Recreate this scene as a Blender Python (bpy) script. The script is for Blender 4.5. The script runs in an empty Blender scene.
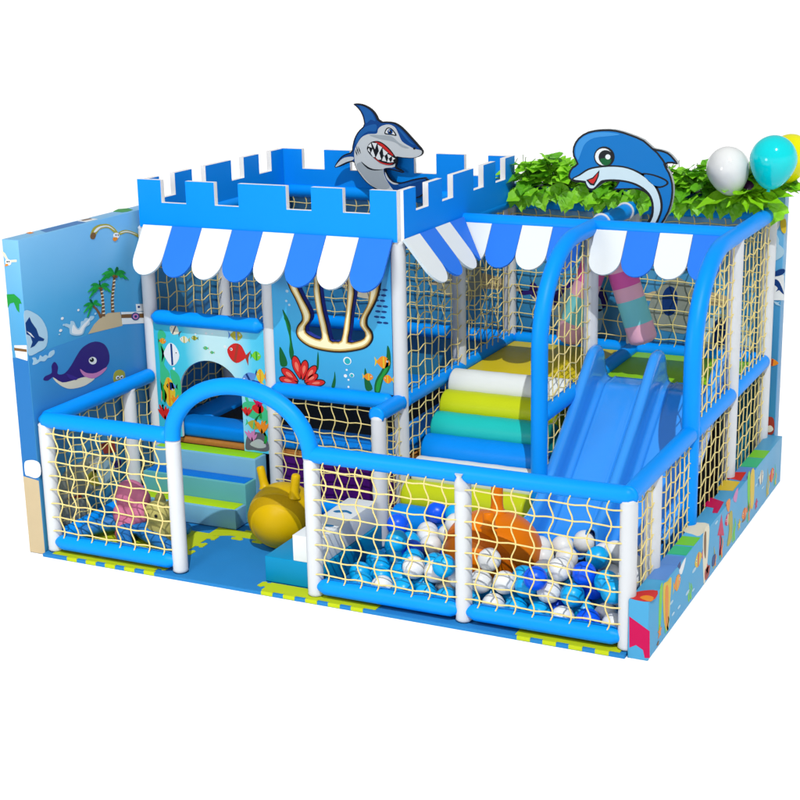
import bpy, bmesh, math, random
from mathutils import Vector, Matrix
random.seed(7)
PI = math.pi
sc = bpy.context.scene
COL = sc.collection

# ------------------------------------------------------------------ camera
cam_d = bpy.data.cameras.new("camera")
cam = bpy.data.objects.new("camera", cam_d)
COL.objects.link(cam)
RX = Vector((0.9015885, 0.4321076, -0.0205228))
DN = Vector((0.0990214, -0.2523238, -0.9625629))
FW = Vector((-0.4211091, 0.8658035, -0.2702802))
cam.matrix_world = Matrix(((RX.x, -DN.x, -FW.x, 7.67945), (RX.y, -DN.y, -FW.y, -9.35820),
                           (RX.z, -DN.z, -FW.z, 4.50440), (0, 0, 0, 1)))
cam_d.sensor_width = 36.0
cam_d.lens = 69.634
cam_d.clip_end = 6000
sc.camera = cam

# ------------------------------------------------------------------ light: even white studio dome and one distant key lamp
w = bpy.data.worlds.new("World")
sc.world = w
w.use_nodes = True
bg = w.node_tree.nodes["Background"]
# pure white towards the studio walls, softer light from the ceiling
_t = w.node_tree.nodes.new("ShaderNodeTexCoord"); _s = w.node_tree.nodes.new("ShaderNodeSeparateXYZ"); _r = w.node_tree.nodes.new("ShaderNodeValToRGB")
w.node_tree.links.new(_t.outputs["Generated"], _s.inputs[0]); w.node_tree.links.new(_s.outputs[2], _r.inputs[0])
_r.color_ramp.elements[0].position = 0.14; _r.color_ramp.elements[0].color = (1.0, 1.0, 1.0, 1)
_r.color_ramp.elements[1].position = 0.30; _r.color_ramp.elements[1].color = (0.35, 0.35, 0.35, 1)
w.node_tree.links.new(_r.outputs[0], bg.inputs[0])
bg.inputs[1].default_value = 1.12
SUN_DIR = Vector((-0.38, 0.66, -1.0)).normalized()
kd = bpy.data.lights.new("key_lamp", 'SUN')
kd.energy = 2.85
kd.color = (1.0, 0.99, 0.98)
kd.angle = math.radians(0.5)
key = bpy.data.objects.new("key_lamp", kd)
COL.objects.link(key)
key.location = Vector((2.4, 2.0, 1.0)) - SUN_DIR * 12
key.rotation_euler = SUN_DIR.to_track_quat('-Z', 'Y').to_euler()
fd = bpy.data.lights.new("front_lamp", 'POINT')
fd.energy = 470
fd.color = (1.0, 0.99, 0.97)
fd.shadow_soft_size = 0.9
front = bpy.data.objects.new("front_lamp", fd)
COL.objects.link(front)
front.location = (1.6, -4.2, 3.6)
sc.view_settings.view_transform = 'Standard'
sc.view_settings.look = 'None'
sc.view_settings.exposure = 0.0
sc.view_settings.gamma = 1.0
sc.cycles.max_bounces = 8
sc.cycles.diffuse_bounces = 5

# ------------------------------------------------------------------ materials
def s2l(c):
    c = c / 255.0
    return c / 12.92 if c <= 0.04045 else ((c + 0.055) / 1.055) ** 2.4
def rgb(r, g, b): return (s2l(r), s2l(g), s2l(b))
MATS = {}
def mat(name, col, rough=0.45, var=0.06, scale=6.0, bump=0.0, bscale=60.0, coat=0.0, spec=0.12, sheen=0.0):
    if name in MATS: return MATS[name]
    col = tuple(c * 0.875 for c in col)
    m = bpy.data.materials.new(name); m.use_nodes = True
    nt = m.node_tree; p = nt.nodes["Principled BSDF"]
    tc = nt.nodes.new("ShaderNodeTexCoord")
    no = nt.nodes.new("ShaderNodeTexNoise"); no.inputs["Scale"].default_value = scale
    no.inputs["Detail"].default_value = 5
    nt.links.new(tc.outputs["Object"], no.inputs["Vector"])
    mx = nt.nodes.new("ShaderNodeMixRGB")
    mx.inputs[1].default_value = tuple(c * (1 - var) for c in col) + (1,)
    mx.inputs[2].default_value = tuple(min(1, c * (1 + var)) for c in col) + (1,)
    nt.links.new(no.outputs["Fac"], mx.inputs[0])
    nt.links.new(mx.outputs[0], p.inputs["Base Color"])
    mr = nt.nodes.new("ShaderNodeMapRange")
    mr.inputs["To Min"].default_value = max(0.02, rough - 0.07); mr.inputs["To Max"].default_value = rough + 0.07
    nt.links.new(no.outputs["Fac"], mr.inputs["Value"])
    nt.links.new(mr.outputs[0], p.inputs["Roughness"])
    p.inputs["Specular IOR Level"].default_value = spec
    p.inputs["Coat Weight"].default_value = coat
    p.inputs["Coat Roughness"].default_value = 0.08
    if bump:
        n2 = nt.nodes.new("ShaderNodeTexNoise"); n2.inputs["Scale"].default_value = bscale; n2.inputs["Detail"].default_value = 3
        nt.links.new(tc.outputs["Object"], n2.inputs["Vector"])
        bp = nt.nodes.new("ShaderNodeBump"); bp.inputs["Strength"].default_value = bump; bp.inputs["Distance"].default_value = 0.004
        nt.links.new(n2.outputs["Fac"], bp.inputs["Height"])
        nt.links.new(bp.outputs[0], p.inputs["Normal"])
    MATS[name] = m
    return m

def ramp_mat(name, stops, axis, lo, hi, rough=0.4):
    """printed vinyl whose ink fades from one colour to another along an axis"""
    m = bpy.data.materials.new(name); m.use_nodes = True
    nt = m.node_tree; p = nt.nodes["Principled BSDF"]
    g = nt.nodes.new("ShaderNodeTexCoord"); sx = nt.nodes.new("ShaderNodeSeparateXYZ")
    nt.links.new(g.outputs["Object"], sx.inputs[0])
    mr = nt.nodes.new("ShaderNodeMapRange"); mr.inputs["From Min"].default_value = lo; mr.inputs["From Max"].default_value = hi
    nt.links.new(sx.outputs[axis], mr.inputs["Value"])
    no = nt.nodes.new("ShaderNodeTexNoise"); no.inputs["Scale"].default_value = 2.2; no.inputs["Detail"].default_value = 3
    nt.links.new(g.outputs["Object"], no.inputs["Vector"])
    ad = nt.nodes.new("ShaderNodeMath"); ad.operation = 'MULTIPLY_ADD'; ad.inputs[1].default_value = 0.16; ad.inputs[2].default_value = -0.08
    nt.links.new(no.outputs["Fac"], ad.inputs[0])
    a2 = nt.nodes.new("ShaderNodeMath"); a2.operation = 'ADD'
    nt.links.new(ad.outputs[0], a2.inputs[0]); nt.links.new(mr.outputs[0], a2.inputs[1])
    cr = nt.nodes.new("ShaderNodeValToRGB")
    cr.color_ramp.elements[0].position = stops[0][0]; cr.color_ramp.elements[0].color = tuple(stops[0][1]) + (1,)
    cr.color_ramp.elements[1].position = stops[-1][0]; cr.color_ramp.elements[1].color = tuple(stops[-1][1]) + (1,)
    for s in stops[1:-1]:
        e = cr.color_ramp.elements.new(s[0]); e.color = tuple(s[1]) + (1,)
    nt.links.new(a2.outputs[0], cr.inputs[0]); nt.links.new(cr.outputs[0], p.inputs["Base Color"])
    p.inputs["Roughness"].default_value = rough
    return m

BLUE = mat('blue_vinyl', (0.0, 0.275, 0.90), 0.42, 0.04, 3, 0.12, 220)
BLUE_PAD = mat('blue_pad_vinyl', (0.0, 0.19, 0.66), 0.40, 0.06, 4, 0.15, 160)
WHITE = mat('white_foam_sleeve', (0.60, 0.63, 0.66), 0.45, 0.03, 3, 0.10, 200)
BATT = mat('battlement_blue_board', (0.0, 0.262, 0.90), 0.5, 0.03, 2)
EDGE = mat('white_edge_band', (0.80, 0.80, 0.80), 0.5, 0.02)
AW_W = mat('awning_white_vinyl', (0.72, 0.77, 0.78), 0.45, 0.02, 3, 0.08, 90)
AW_B = mat('awning_blue_vinyl', (0.022, 0.18, 0.76), 0.45, 0.03, 3, 0.08, 90)
CORD = mat('cream_net_cord', (0.80, 0.66, 0.27), 0.75, 0.18, 30, 0.6, 400)
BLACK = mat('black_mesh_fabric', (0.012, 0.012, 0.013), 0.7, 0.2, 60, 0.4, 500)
OUTLINE = mat('black_outline_ink', (0.008, 0.010, 0.014), 0.4, 0.1)
PURPLE = mat('purple_vinyl', (0.055, 0.004, 0.14), 0.45, 0.08, 4, 0.1, 150)
WOOD = mat('orange_plywood_edge', (0.42, 0.17, 0.035), 0.6, 0.2, 25)
YELLOW_DECK = mat('yellow_deck_vinyl', (0.62, 0.49, 0.008), 0.45, 0.05, 4, 0.1, 150)
LIME_DECK = mat('lime_deck_vinyl', (0.26, 0.58, 0.006), 0.42, 0.05, 4, 0.1, 150)
LIME = mat('lime_vinyl', (0.40, 0.62, 0.004), 0.5, 0.05, 4, 0.1, 150)
MAT_B = mat('blue_foam_mat', (0.018, 0.20, 0.50), 0.6, 0.07, 5, 0.35, 300)
MAT_L = mat('lime_foam_mat', (0.47, 0.56, 0.010), 0.6, 0.07, 5, 0.35, 300)
STEP = mat('pale_blue_step_vinyl', (0.17, 0.42, 0.60), 0.42, 0.06, 3, 0.1, 140)
STEP_G = mat('sea_green_step_vinyl', (0.11, 0.40, 0.42), 0.42, 0.06, 3, 0.1, 140)
SLIDE = mat('glossy_blue_slide_plastic', (0.030, 0.285, 0.82), 0.16, 0.05, 3, 0.02, 30, 0.5, 0.4)
R_WHITE = mat('white_roller_vinyl', (0.66, 0.70, 0.68), 0.42, 0.03, 4, 0.15, 90)
R_YEL = mat('yellow_green_roller_vinyl', (0.49, 0.57, 0.010), 0.4, 0.05, 4, 0.15, 90)
R_TEAL = mat('teal_roller_vinyl', (0.012, 0.46, 0.42), 0.4, 0.05, 4, 0.15, 90)
R_BLUE = mat('blue_roller_vinyl', (0.0, 0.23, 0.76), 0.4, 0.05, 4, 0.15, 90)
HOP_Y = mat('yellow_rubber', (0.56, 0.36, 0.0), 0.36, 0.05, 5, 0.15, 120)
HOP_YB = mat('dark_yellow_rubber_band', (0.40, 0.25, 0.0), 0.55, 0.06, 8, 0.5, 90)
HOP_O = mat('orange_rubber', (0.70, 0.17, 0.0), 0.36, 0.06, 5, 0.15, 120)
HOP_OB = mat('dark_orange_rubber_band', (0.52, 0.11, 0.0), 0.5, 0.06, 8, 0.5, 90)
PINK = mat('pink_bag_vinyl', (0.74, 0.40, 0.50), 0.42, 0.04, 5, 0.1, 120)
MAGENTA = mat('magenta_bag_vinyl', (0.66, 0.10, 0.36), 0.42, 0.04, 5, 0.1, 120)
AQUA = mat('aqua_bag_vinyl', (0.18, 0.58, 0.60), 0.42, 0.04, 5, 0.1, 120)
TEAL_BOX = mat('teal_box_vinyl', (0.0, 0.23, 0.46), 0.42, 0.08, 3, 0.1, 140)
NAVY_MARK = mat('navy_printed_mark', (0.01, 0.15, 0.34), 0.4, 0.05)
TOY_PINK = mat('pink_soft_toy', (0.55, 0.16, 0.28), 0.5, 0.06, 6, 0.2, 80)
TOY_KHAKI = mat('khaki_soft_toy', (0.42, 0.38, 0.12), 0.5, 0.06, 6, 0.2, 80)
TOY_BLUE = mat('blue_soft_toy', (0.02, 0.17, 0.48), 0.42, 0.08, 6, 0.2, 80)
SAND = mat('sand_print', (0.52, 0.42, 0.26), 0.45, 0.05)

def ink(name, r, g, b, k=0.86): return mat(name, tuple(c * k for c in rgb(r, g, b)), 0.42, 0.03, 4)
I_WHITE = ink('print_white', 235, 240, 242); I_CREAM = ink('print_cream', 232, 226, 200)
I_BROWN = ink('print_brown', 122, 88, 50); I_GREEN = ink('print_green', 30, 150, 60)
I_DGREEN = ink('print_dark_green', 14, 98, 50); I_PURPLE = ink('print_purple', 62, 45, 140)
I_DPURPLE = ink('print_deep_purple', 52, 36, 120); I_PINK = ink('print_pink', 205, 130, 185)
I_SEA = ink('print_sea_blue', 42, 118, 188); I_PALE = ink('print_pale_blue', 176, 212, 232)
I_NAVY = ink('print_navy', 20, 60, 125); I_YEL = ink('print_yellow', 222, 192, 50)
I_OLIVE = ink('print_olive_yellow', 175, 170, 60); I_ORANGE = ink('print_orange', 232, 140, 35)
I_RED = ink('print_red', 208, 42, 40); I_MAG = ink('print_magenta', 200, 12, 85)
I_TEAL = ink('print_teal', 40, 175, 190); I_LIME = ink('print_lime', 120, 205, 50)
I_PERI = ink('print_periwinkle', 95, 145, 215); I_SKY = ink('print_sky', 95, 185, 235)
I_GREY = ink('print_grey', 178, 186, 190); I_DGREY = ink('print_dark_grey', 96, 96, 108)
I_SEAGREEN = ink('print_sea_green', 60, 190, 135)
I_GOLD = ink('print_gold', 214, 186, 116); I_GOLDB = ink('print_gold_brown', 148, 108, 42)
I_ROCK = ink('print_rock', 150, 158, 150); I_ROCKD = ink('print_dark_rock', 92, 88, 84)
I_SHARKB = ink('print_shark_blue', 12, 72, 145); I_SHARKL = ink('print_shark_light_blue', 30, 100, 175)
I_SHARKG = ink('print_shark_grey', 208, 215, 219); I_SHARKD = ink('print_shark_shade_grey', 170, 180, 187)
I_DOLB = ink('print_dolphin_blue', 0, 118, 196); I_DOLL = ink('print_dolphin_light_blue', 60, 150, 220)
I_DOLW = ink('print_dolphin_white', 205, 228, 236)
I_COPPER = ink('print_copper_red', 165, 60, 45)
SKYW = ramp_mat('mural_sky_print', [(0.0, (0.020, 0.20, 0.42)), (0.5, (0.05, 0.27, 0.50)), (1.0, (0.14, 0.37, 0.60))], 2, 1.35, 2.55)
SKIRT = mat('skirt_sky_blue_print', (0.065, 0.33, 0.58), 0.4, 0.04, 3)
REEF = ramp_mat('reef_print', [(0.0, (0.02, 0.36, 0.52)), (0.30, (0.05, 0.46, 0.60)), (0.48, (0.44, 0.66, 0.68)), (0.62, (0.42, 0.65, 0.68)), (0.85, (0.06, 0.46, 0.66)), (1.0, (0.02, 0.38, 0.60))], 0, -1.2, 0.0)
WINP = ramp_mat('window_panel_print', [(0.0, (0.010, 0.24, 0.48)), (0.45, (0.02, 0.33, 0.62)), (1.0, (0.012, 0.20, 0.46))], 2, 1.1, 2.4)

# ------------------------------------------------------------------ geometry helpers
class MB:
    def __init__(s): s.v = []; s.f = []; s.sm = []; s.mi = []; s.mats = []
    def slot(s, m):
        if m not in s.mats: s.mats.append(m)
        return s.mats.index(m)
    def add(s, verts, faces, m, smooth=False):
        o = len(s.v); k = s.slot(m)
        s.v += [Vector(v) for v in verts]
        for f in faces:
            s.f.append([i + o for i in f]); s.sm.append(smooth); s.mi.append(k)
    def box(s, x0, y0, z0, x1, y1, z1, m, r=0.0):
        bm = bmesh.new(); bmesh.ops.create_cube(bm, size=1)
        for v in bm.verts:
            v.co = Vector((x0 + (v.co.x + .5) * (x1 - x0), y0 + (v.co.y + .5) * (y1 - y0), z0 + (v.co.z + .5) * (z1 - z0)))
        if r > 0: bmesh.ops.bevel(bm, geom=bm.edges[:], offset=r, segments=3, profile=0.5, affect='EDGES')
        s.bm(bm, m, r > 0)
    def bm(s, bm, m, smooth=False):
        bm.verts.index_update()
        s.add([v.co.copy() for v in bm.verts], [[v.index for v in f.verts] for f in bm.faces], m, smooth); bm.free()
    def tube(s, pts, r, m, seg=16, rad=None, caps=True):
        pts = [Vector(p) for p in pts]; n = len(pts)
        up = None; vs = []; fs = []
        for i, p in enumerate(pts):
            t = (pts[min(i + 1, n - 1)] - pts[max(i - 1, 0)]).normalized()
            if up is None:
                a = Vector((0, 0, 1)) if abs(t.z) < 0.9 else Vector((0, 1, 0))
                up = (a - t * a.dot(t)).normalized()
            else:
                up = (up - t * up.dot(t)); up.normalize()
            b = t.cross(up); rr = r if rad is None else rad[i]
            for k in range(seg):
                q = 2 * PI * k / seg
                vs.append(p + (up * math.cos(q) + b * math.sin(q)) * rr)
        for i in range(n - 1):
            for k in range(seg):
                fs.append([i * seg + k, i * seg + (k + 1) % seg, (i + 1) * seg + (k + 1) % seg, (i + 1) * seg + k])
        s.add(vs, fs, m, True)
        if caps:
            s.add(vs[:seg], [list(range(seg))[::-1]], m); s.add(vs[-seg:], [list(range(seg))], m)
    def sleeve(s, a, b, r, m, tip=0.035, tr=0.55):
        """foam sleeve pinched towards both ends"""
        a = Vector(a); b = Vector(b); d = (b - a).normalized(); L = (b - a).length
        p = [a, a + d * tip * .5, a + d * tip, a + d * (tip + .02)]
        rd = [r * tr, r * (tr + .3), r * .97, r]
        k = 6
        for i in range(1, k): p.append(a + d * (tip + .02 + (L - 2 * tip - .04) * i / k)); rd.append(r)
        p += [b - d * (tip + .02), b - d * tip, b - d * tip * .5, b]; rd += [r, r * .97, r * (tr + .3), r * tr]
        s.tube(p, r, m, 24, rd)
    def ball(s, c, rx, ry, rz, m, seg=20, rings=12, M=None):
        vs = []; fs = []
        for i in range(rings + 1):
            th = PI * i / rings
            for k in range(seg):
                q = 2 * PI * k / seg
                v = Vector((rx * math.sin(th) * math.cos(q), ry * math.sin(th) * math.sin(q), rz * math.cos(th)))
                vs.append((M @ v if M else v) + Vector(c))
        for i in range(rings):
            for k in range(seg):
                fs.append([i * seg + k, (i + 1) * seg + k, (i + 1) * seg + (k + 1) % seg, i * seg + (k + 1) % seg])
        s.add(vs, fs, m, True)
    def plate(s, loops, T, t0, t1, m, edge=None, smooth=False):
        """outline loops[0] with holes loops[1:], placed by T(a, b, depth), from depth t0 to t1"""
        bm = bmesh.new(); edges = []
        for lp in loops:
            vs = [bm.verts.new((a, b, 0)) for a, b in lp]
            for i in range(len(vs)): edges.append(bm.edges.new((vs[i], vs[(i + 1) % len(vs)])))
        bmesh.ops.triangle_fill(bm, edges=edges, use_beauty=True, use_dissolve=False)
        bm.verts.index_update()
        co = [(v.co.x, v.co.y) for v in bm.verts]; fc = [[v.index for v in f.verts] for f in bm.faces]
        bm.free()
        n = len(co)
        top = [T(a, b, t1) for a, b in co]; bot = [T(a, b, t0) for a, b in co]
        if fc:
            f0 = fc[0]; nn = (top[f0[1]] - top[f0[0]]).cross(top[f0[2]] - top[f0[0]])
            fl = nn.dot(T(0, 0, 1) - T(0, 0, 0)) < 0
        else: fl = False
        s.add(top, [f[::-1] if fl else f for f in fc], m)
        s.add(bot, [f if fl else f[::-1] for f in fc], m)
        e = edge or m
        for li, lp in enumerate(loops):
            L = len(lp); A = sum(lp[i][0] * lp[(i + 1) % L][1] - lp[(i + 1) % L][0] * lp[i][1] for i in range(L))
            vs = [T(a, b, t0) for a, b in lp] + [T(a, b, t1) for a, b in lp]
            fs = [[i, (i + 1) % L, (i + 1) % L + L, i + L] for i in range(L)]
            flip = (A < 0) ^ fl ^ (li > 0)
            # fl says T is left handed
            s.add(vs, [f[::-1] for f in fs] if flip else fs, e, smooth)
    def build(s, name, parent=None, root=None, loc=None):
        me = bpy.data.meshes.new(name)
        o = bpy.data.objects.new(name, me); COL.objects.link(o)
        off = Vector(root.location) if root else (Vector(loc) if loc else Vector((0, 0, 0)))
        me.from_pydata([v - off for v in s.v], [], s.f)
        for m in s.mats: me.materials.append(m)
        me.polygons.foreach_set('use_smooth', s.sm); me.polygons.foreach_set('material_index', s.mi)
        me.update()
        if parent: o.parent = parent
        if loc and not parent: o.location = loc
        return o

def tag(o, label, cat, group=None, kind=None):
    if label: o['label'] = label
    if cat: o['category'] = cat
    if group: o['group'] = group
    if kind: o['kind'] = kind
    return o
def thing(name, label, cat, loc=(0, 0, 0), group=None):
    o = bpy.data.objects.new(name, None); COL.objects.link(o); o.location = loc
    o.empty_display_size = 0.1
    return tag(o, label, cat, group)

def T_x(x0, sgn=1): return lambda a, b, d: Vector((x0 + sgn * d, a, b))    # (y, z) on a plane of constant x
def T_y(y0, sgn=-1): return lambda a, b, d: Vector((a, y0 + sgn * d, b))   # (x, z) on a plane of constant y
def T_z(z0): return lambda a, b, d: Vector((a, b, z0 + d))                 # (x, y) on a plane of constant z
def circ(cx, cy, r, n=20, ry=None): return [(cx + r * math.cos(2 * PI * i / n), cy + (ry or r) * math.sin(2 * PI * i / n)) for i in range(n)]
def smooth(pts, k=2):
    """closed outline rounded by corner cutting"""
    for _ in range(k):
        q = []; n = len(pts)
        for i in range(n):
            a = pts[i]; b = pts[(i + 1) % n]
            q.append((a[0] * .75 + b[0] * .25, a[1] * .75 + b[1] * .25)); q.append((a[0] * .25 + b[0] * .75, a[1] * .25 + b[1] * .75))
        pts = q
    return pts
def cr(pts, k=4):
    """closed Catmull-Rom curve through the points"""
    n = len(pts); o = []
    for i in range(n):
        p0, p1, p2, p3 = (pts[(i + j - 1) % n] for j in range(4))
        for s in range(k):
            t = s / k
            o.append(tuple(0.5 * (2 * p1[c] + (p2[c] - p0[c]) * t + (2 * p0[c] - 5 * p1[c] + 4 * p2[c] - p3[c]) * t * t + (3 * p1[c] - p0[c] - 3 * p2[c] + p3[c]) * t ** 3) for c in (0, 1)))
    return o
def area(p): return sum(p[i][0] * p[(i + 1) % len(p)][1] - p[(i + 1) % len(p)][0] * p[i][1] for i in range(len(p))) / 2
def offset(p, d):
    """move an outline outwards by d (inwards if negative)"""
    s = 1 if area(p) > 0 else -1; n = len(p); o = []
    for i in range(n):
        a = Vector(p[i - 1]); b = Vector(p[i]); c = Vector(p[(i + 1) % n])
        e = (b - a); f = (c - b)
        if e.length < 1e-9: e = f
        if f.length < 1e-9: f = e
        n1 = Vector((e.y, -e.x)).normalized(); n2 = Vector((f.y, -f.x)).normalized()
        m = n1 + n2
        if m.length < 0.3: m = n1
        m.normalize(); k = 1 / max(0.55, m.dot(n1))
        o.append((b.x + s * d * k * m.x, b.y + s * d * k * m.y))
    return o
def clip(p, inside, cut):
    o = []; n = len(p)
    for i in range(n):
        a, b = p[i], p[(i + 1) % n]
        if inside(a): o.append(a)
        if inside(a) != inside(b): o.append(cut(a, b))
    return o
def clip_max(p, ax, v, keep_less=True):
    ins = (lambda q: q[ax] <= v) if keep_less else (lambda q: q[ax] >= v)
    def cut(a, b):
        t = (v - a[ax]) / (b[ax] - a[ax]); return (a[0] + (b[0] - a[0]) * t, a[1] + (b[1] - a[1]) * t)
    return clip(p, ins, cut)

def net_mb(P, U, V, nu, nv, inside=None, r=0.0052, amp=0.13, tail=0.25, ph=0):
    """knotted cord net filling the frame P, P+U, P+V; strands sway between their knots"""
    P = Vector(P); U = Vector(U); V = Vector(V); mb = MB()
    a_, b_ = (.135, .035) if abs(U.x) > abs(U.y) else (.045, .115)
    def pt(u, v): return P + U * (u / nu) + V * (v / nv)
    def strand(f, lo, hi):
        run = []; n = int((hi - lo) * 4)
        for i in range(n + 1):
            t = lo + (hi - lo) * i / n; u, v = f(t)
            ok = inside is None or inside(pt(u, v))
            if ok: run.append(pt(u, v))
            if (not ok or i == n) and run:
                if len(run) > 2: mb.tube(run, r, CORD, 5)
                run = []
    for i in range(nu):
        c = i + 0.5; strand(lambda t: (c + a_ * math.sin(PI * t + ph), t), -tail, nv + tail)
    for j in range(nv):
        c = j + 0.5; strand(lambda t: (t, c + b_ * math.sin(PI * t + ph) + 0.012 * math.sin(2 * PI * t)), -tail, nu + tail)
    return mb

RP, RR = 0.060, 0.064      # post and rail sleeve radii
H1, H2 = 1.10, 2.395       # lower and upper rail heights
Y1, Y2, Y3 = 1.52, 2.71, 3.90
def X(i): return 1.2 * i

# ------------------------------------------------------------------ setting
g = MB(); S = 2500
g.add([(-S, -S, -.034), (S, -S, -.034), (S, S, -.034), (-S, S, -.034)], [[0, 1, 2, 3]], mat('white_studio_floor', (1.14, 1.14, 1.14), 0.8, 0.002, 1, spec=0.0))
tag(g.build('ground'), None, None, kind='structure')

# ------------------------------------------------------------------ mural walls
def prints(root, parent, T, items, lift=0.0):
    """printed figures lying on a board: (name, [(outline, material, level)...])"""
    for name, shapes in items:
        mb = MB()
        for pts, m, lev in shapes: mb.plate([pts], T, lift + 0.0004, lift + 0.0012 + 0.0011 * lev, m)
        mb.build(name, parent, root)


def fish(cx, cz, L, h, m, m2, flip=1, ang=0.0):
    ca, sa = math.cos(ang), math.sin(ang)
    R = lambda pts: [(cx + (a * ca - b * sa) * flip, cz + a * sa + b * ca) for a, b in pts]
    return [(R(cr([(-L * .5, 0), (-L * .25, h * .42), (L * .1, h * .5), (L * .38, h * .22), (L * .5, 0), (L * .36, -h * .24), (L * .08, -h * .5), (-L * .25, -h * .4)], 3)), m, 1),
            (R([(L * .42, 0), (L * .68, h * .42), (L * .62, 0), (L * .68, -h * .42)]), m2, 0),
            (R([(-L * .08, h * .47), (L * .04, h * .49), (L * .04, -h * .49), (-L * .08, -h * .45)]), m2, 2),
            (R(circ(-L * .3, h * .1, L * .07, 10)), I_WHITE, 2), (R(circ(-L * .31, h * .1, L * .035, 8)), OUTLINE, 3)]

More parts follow.
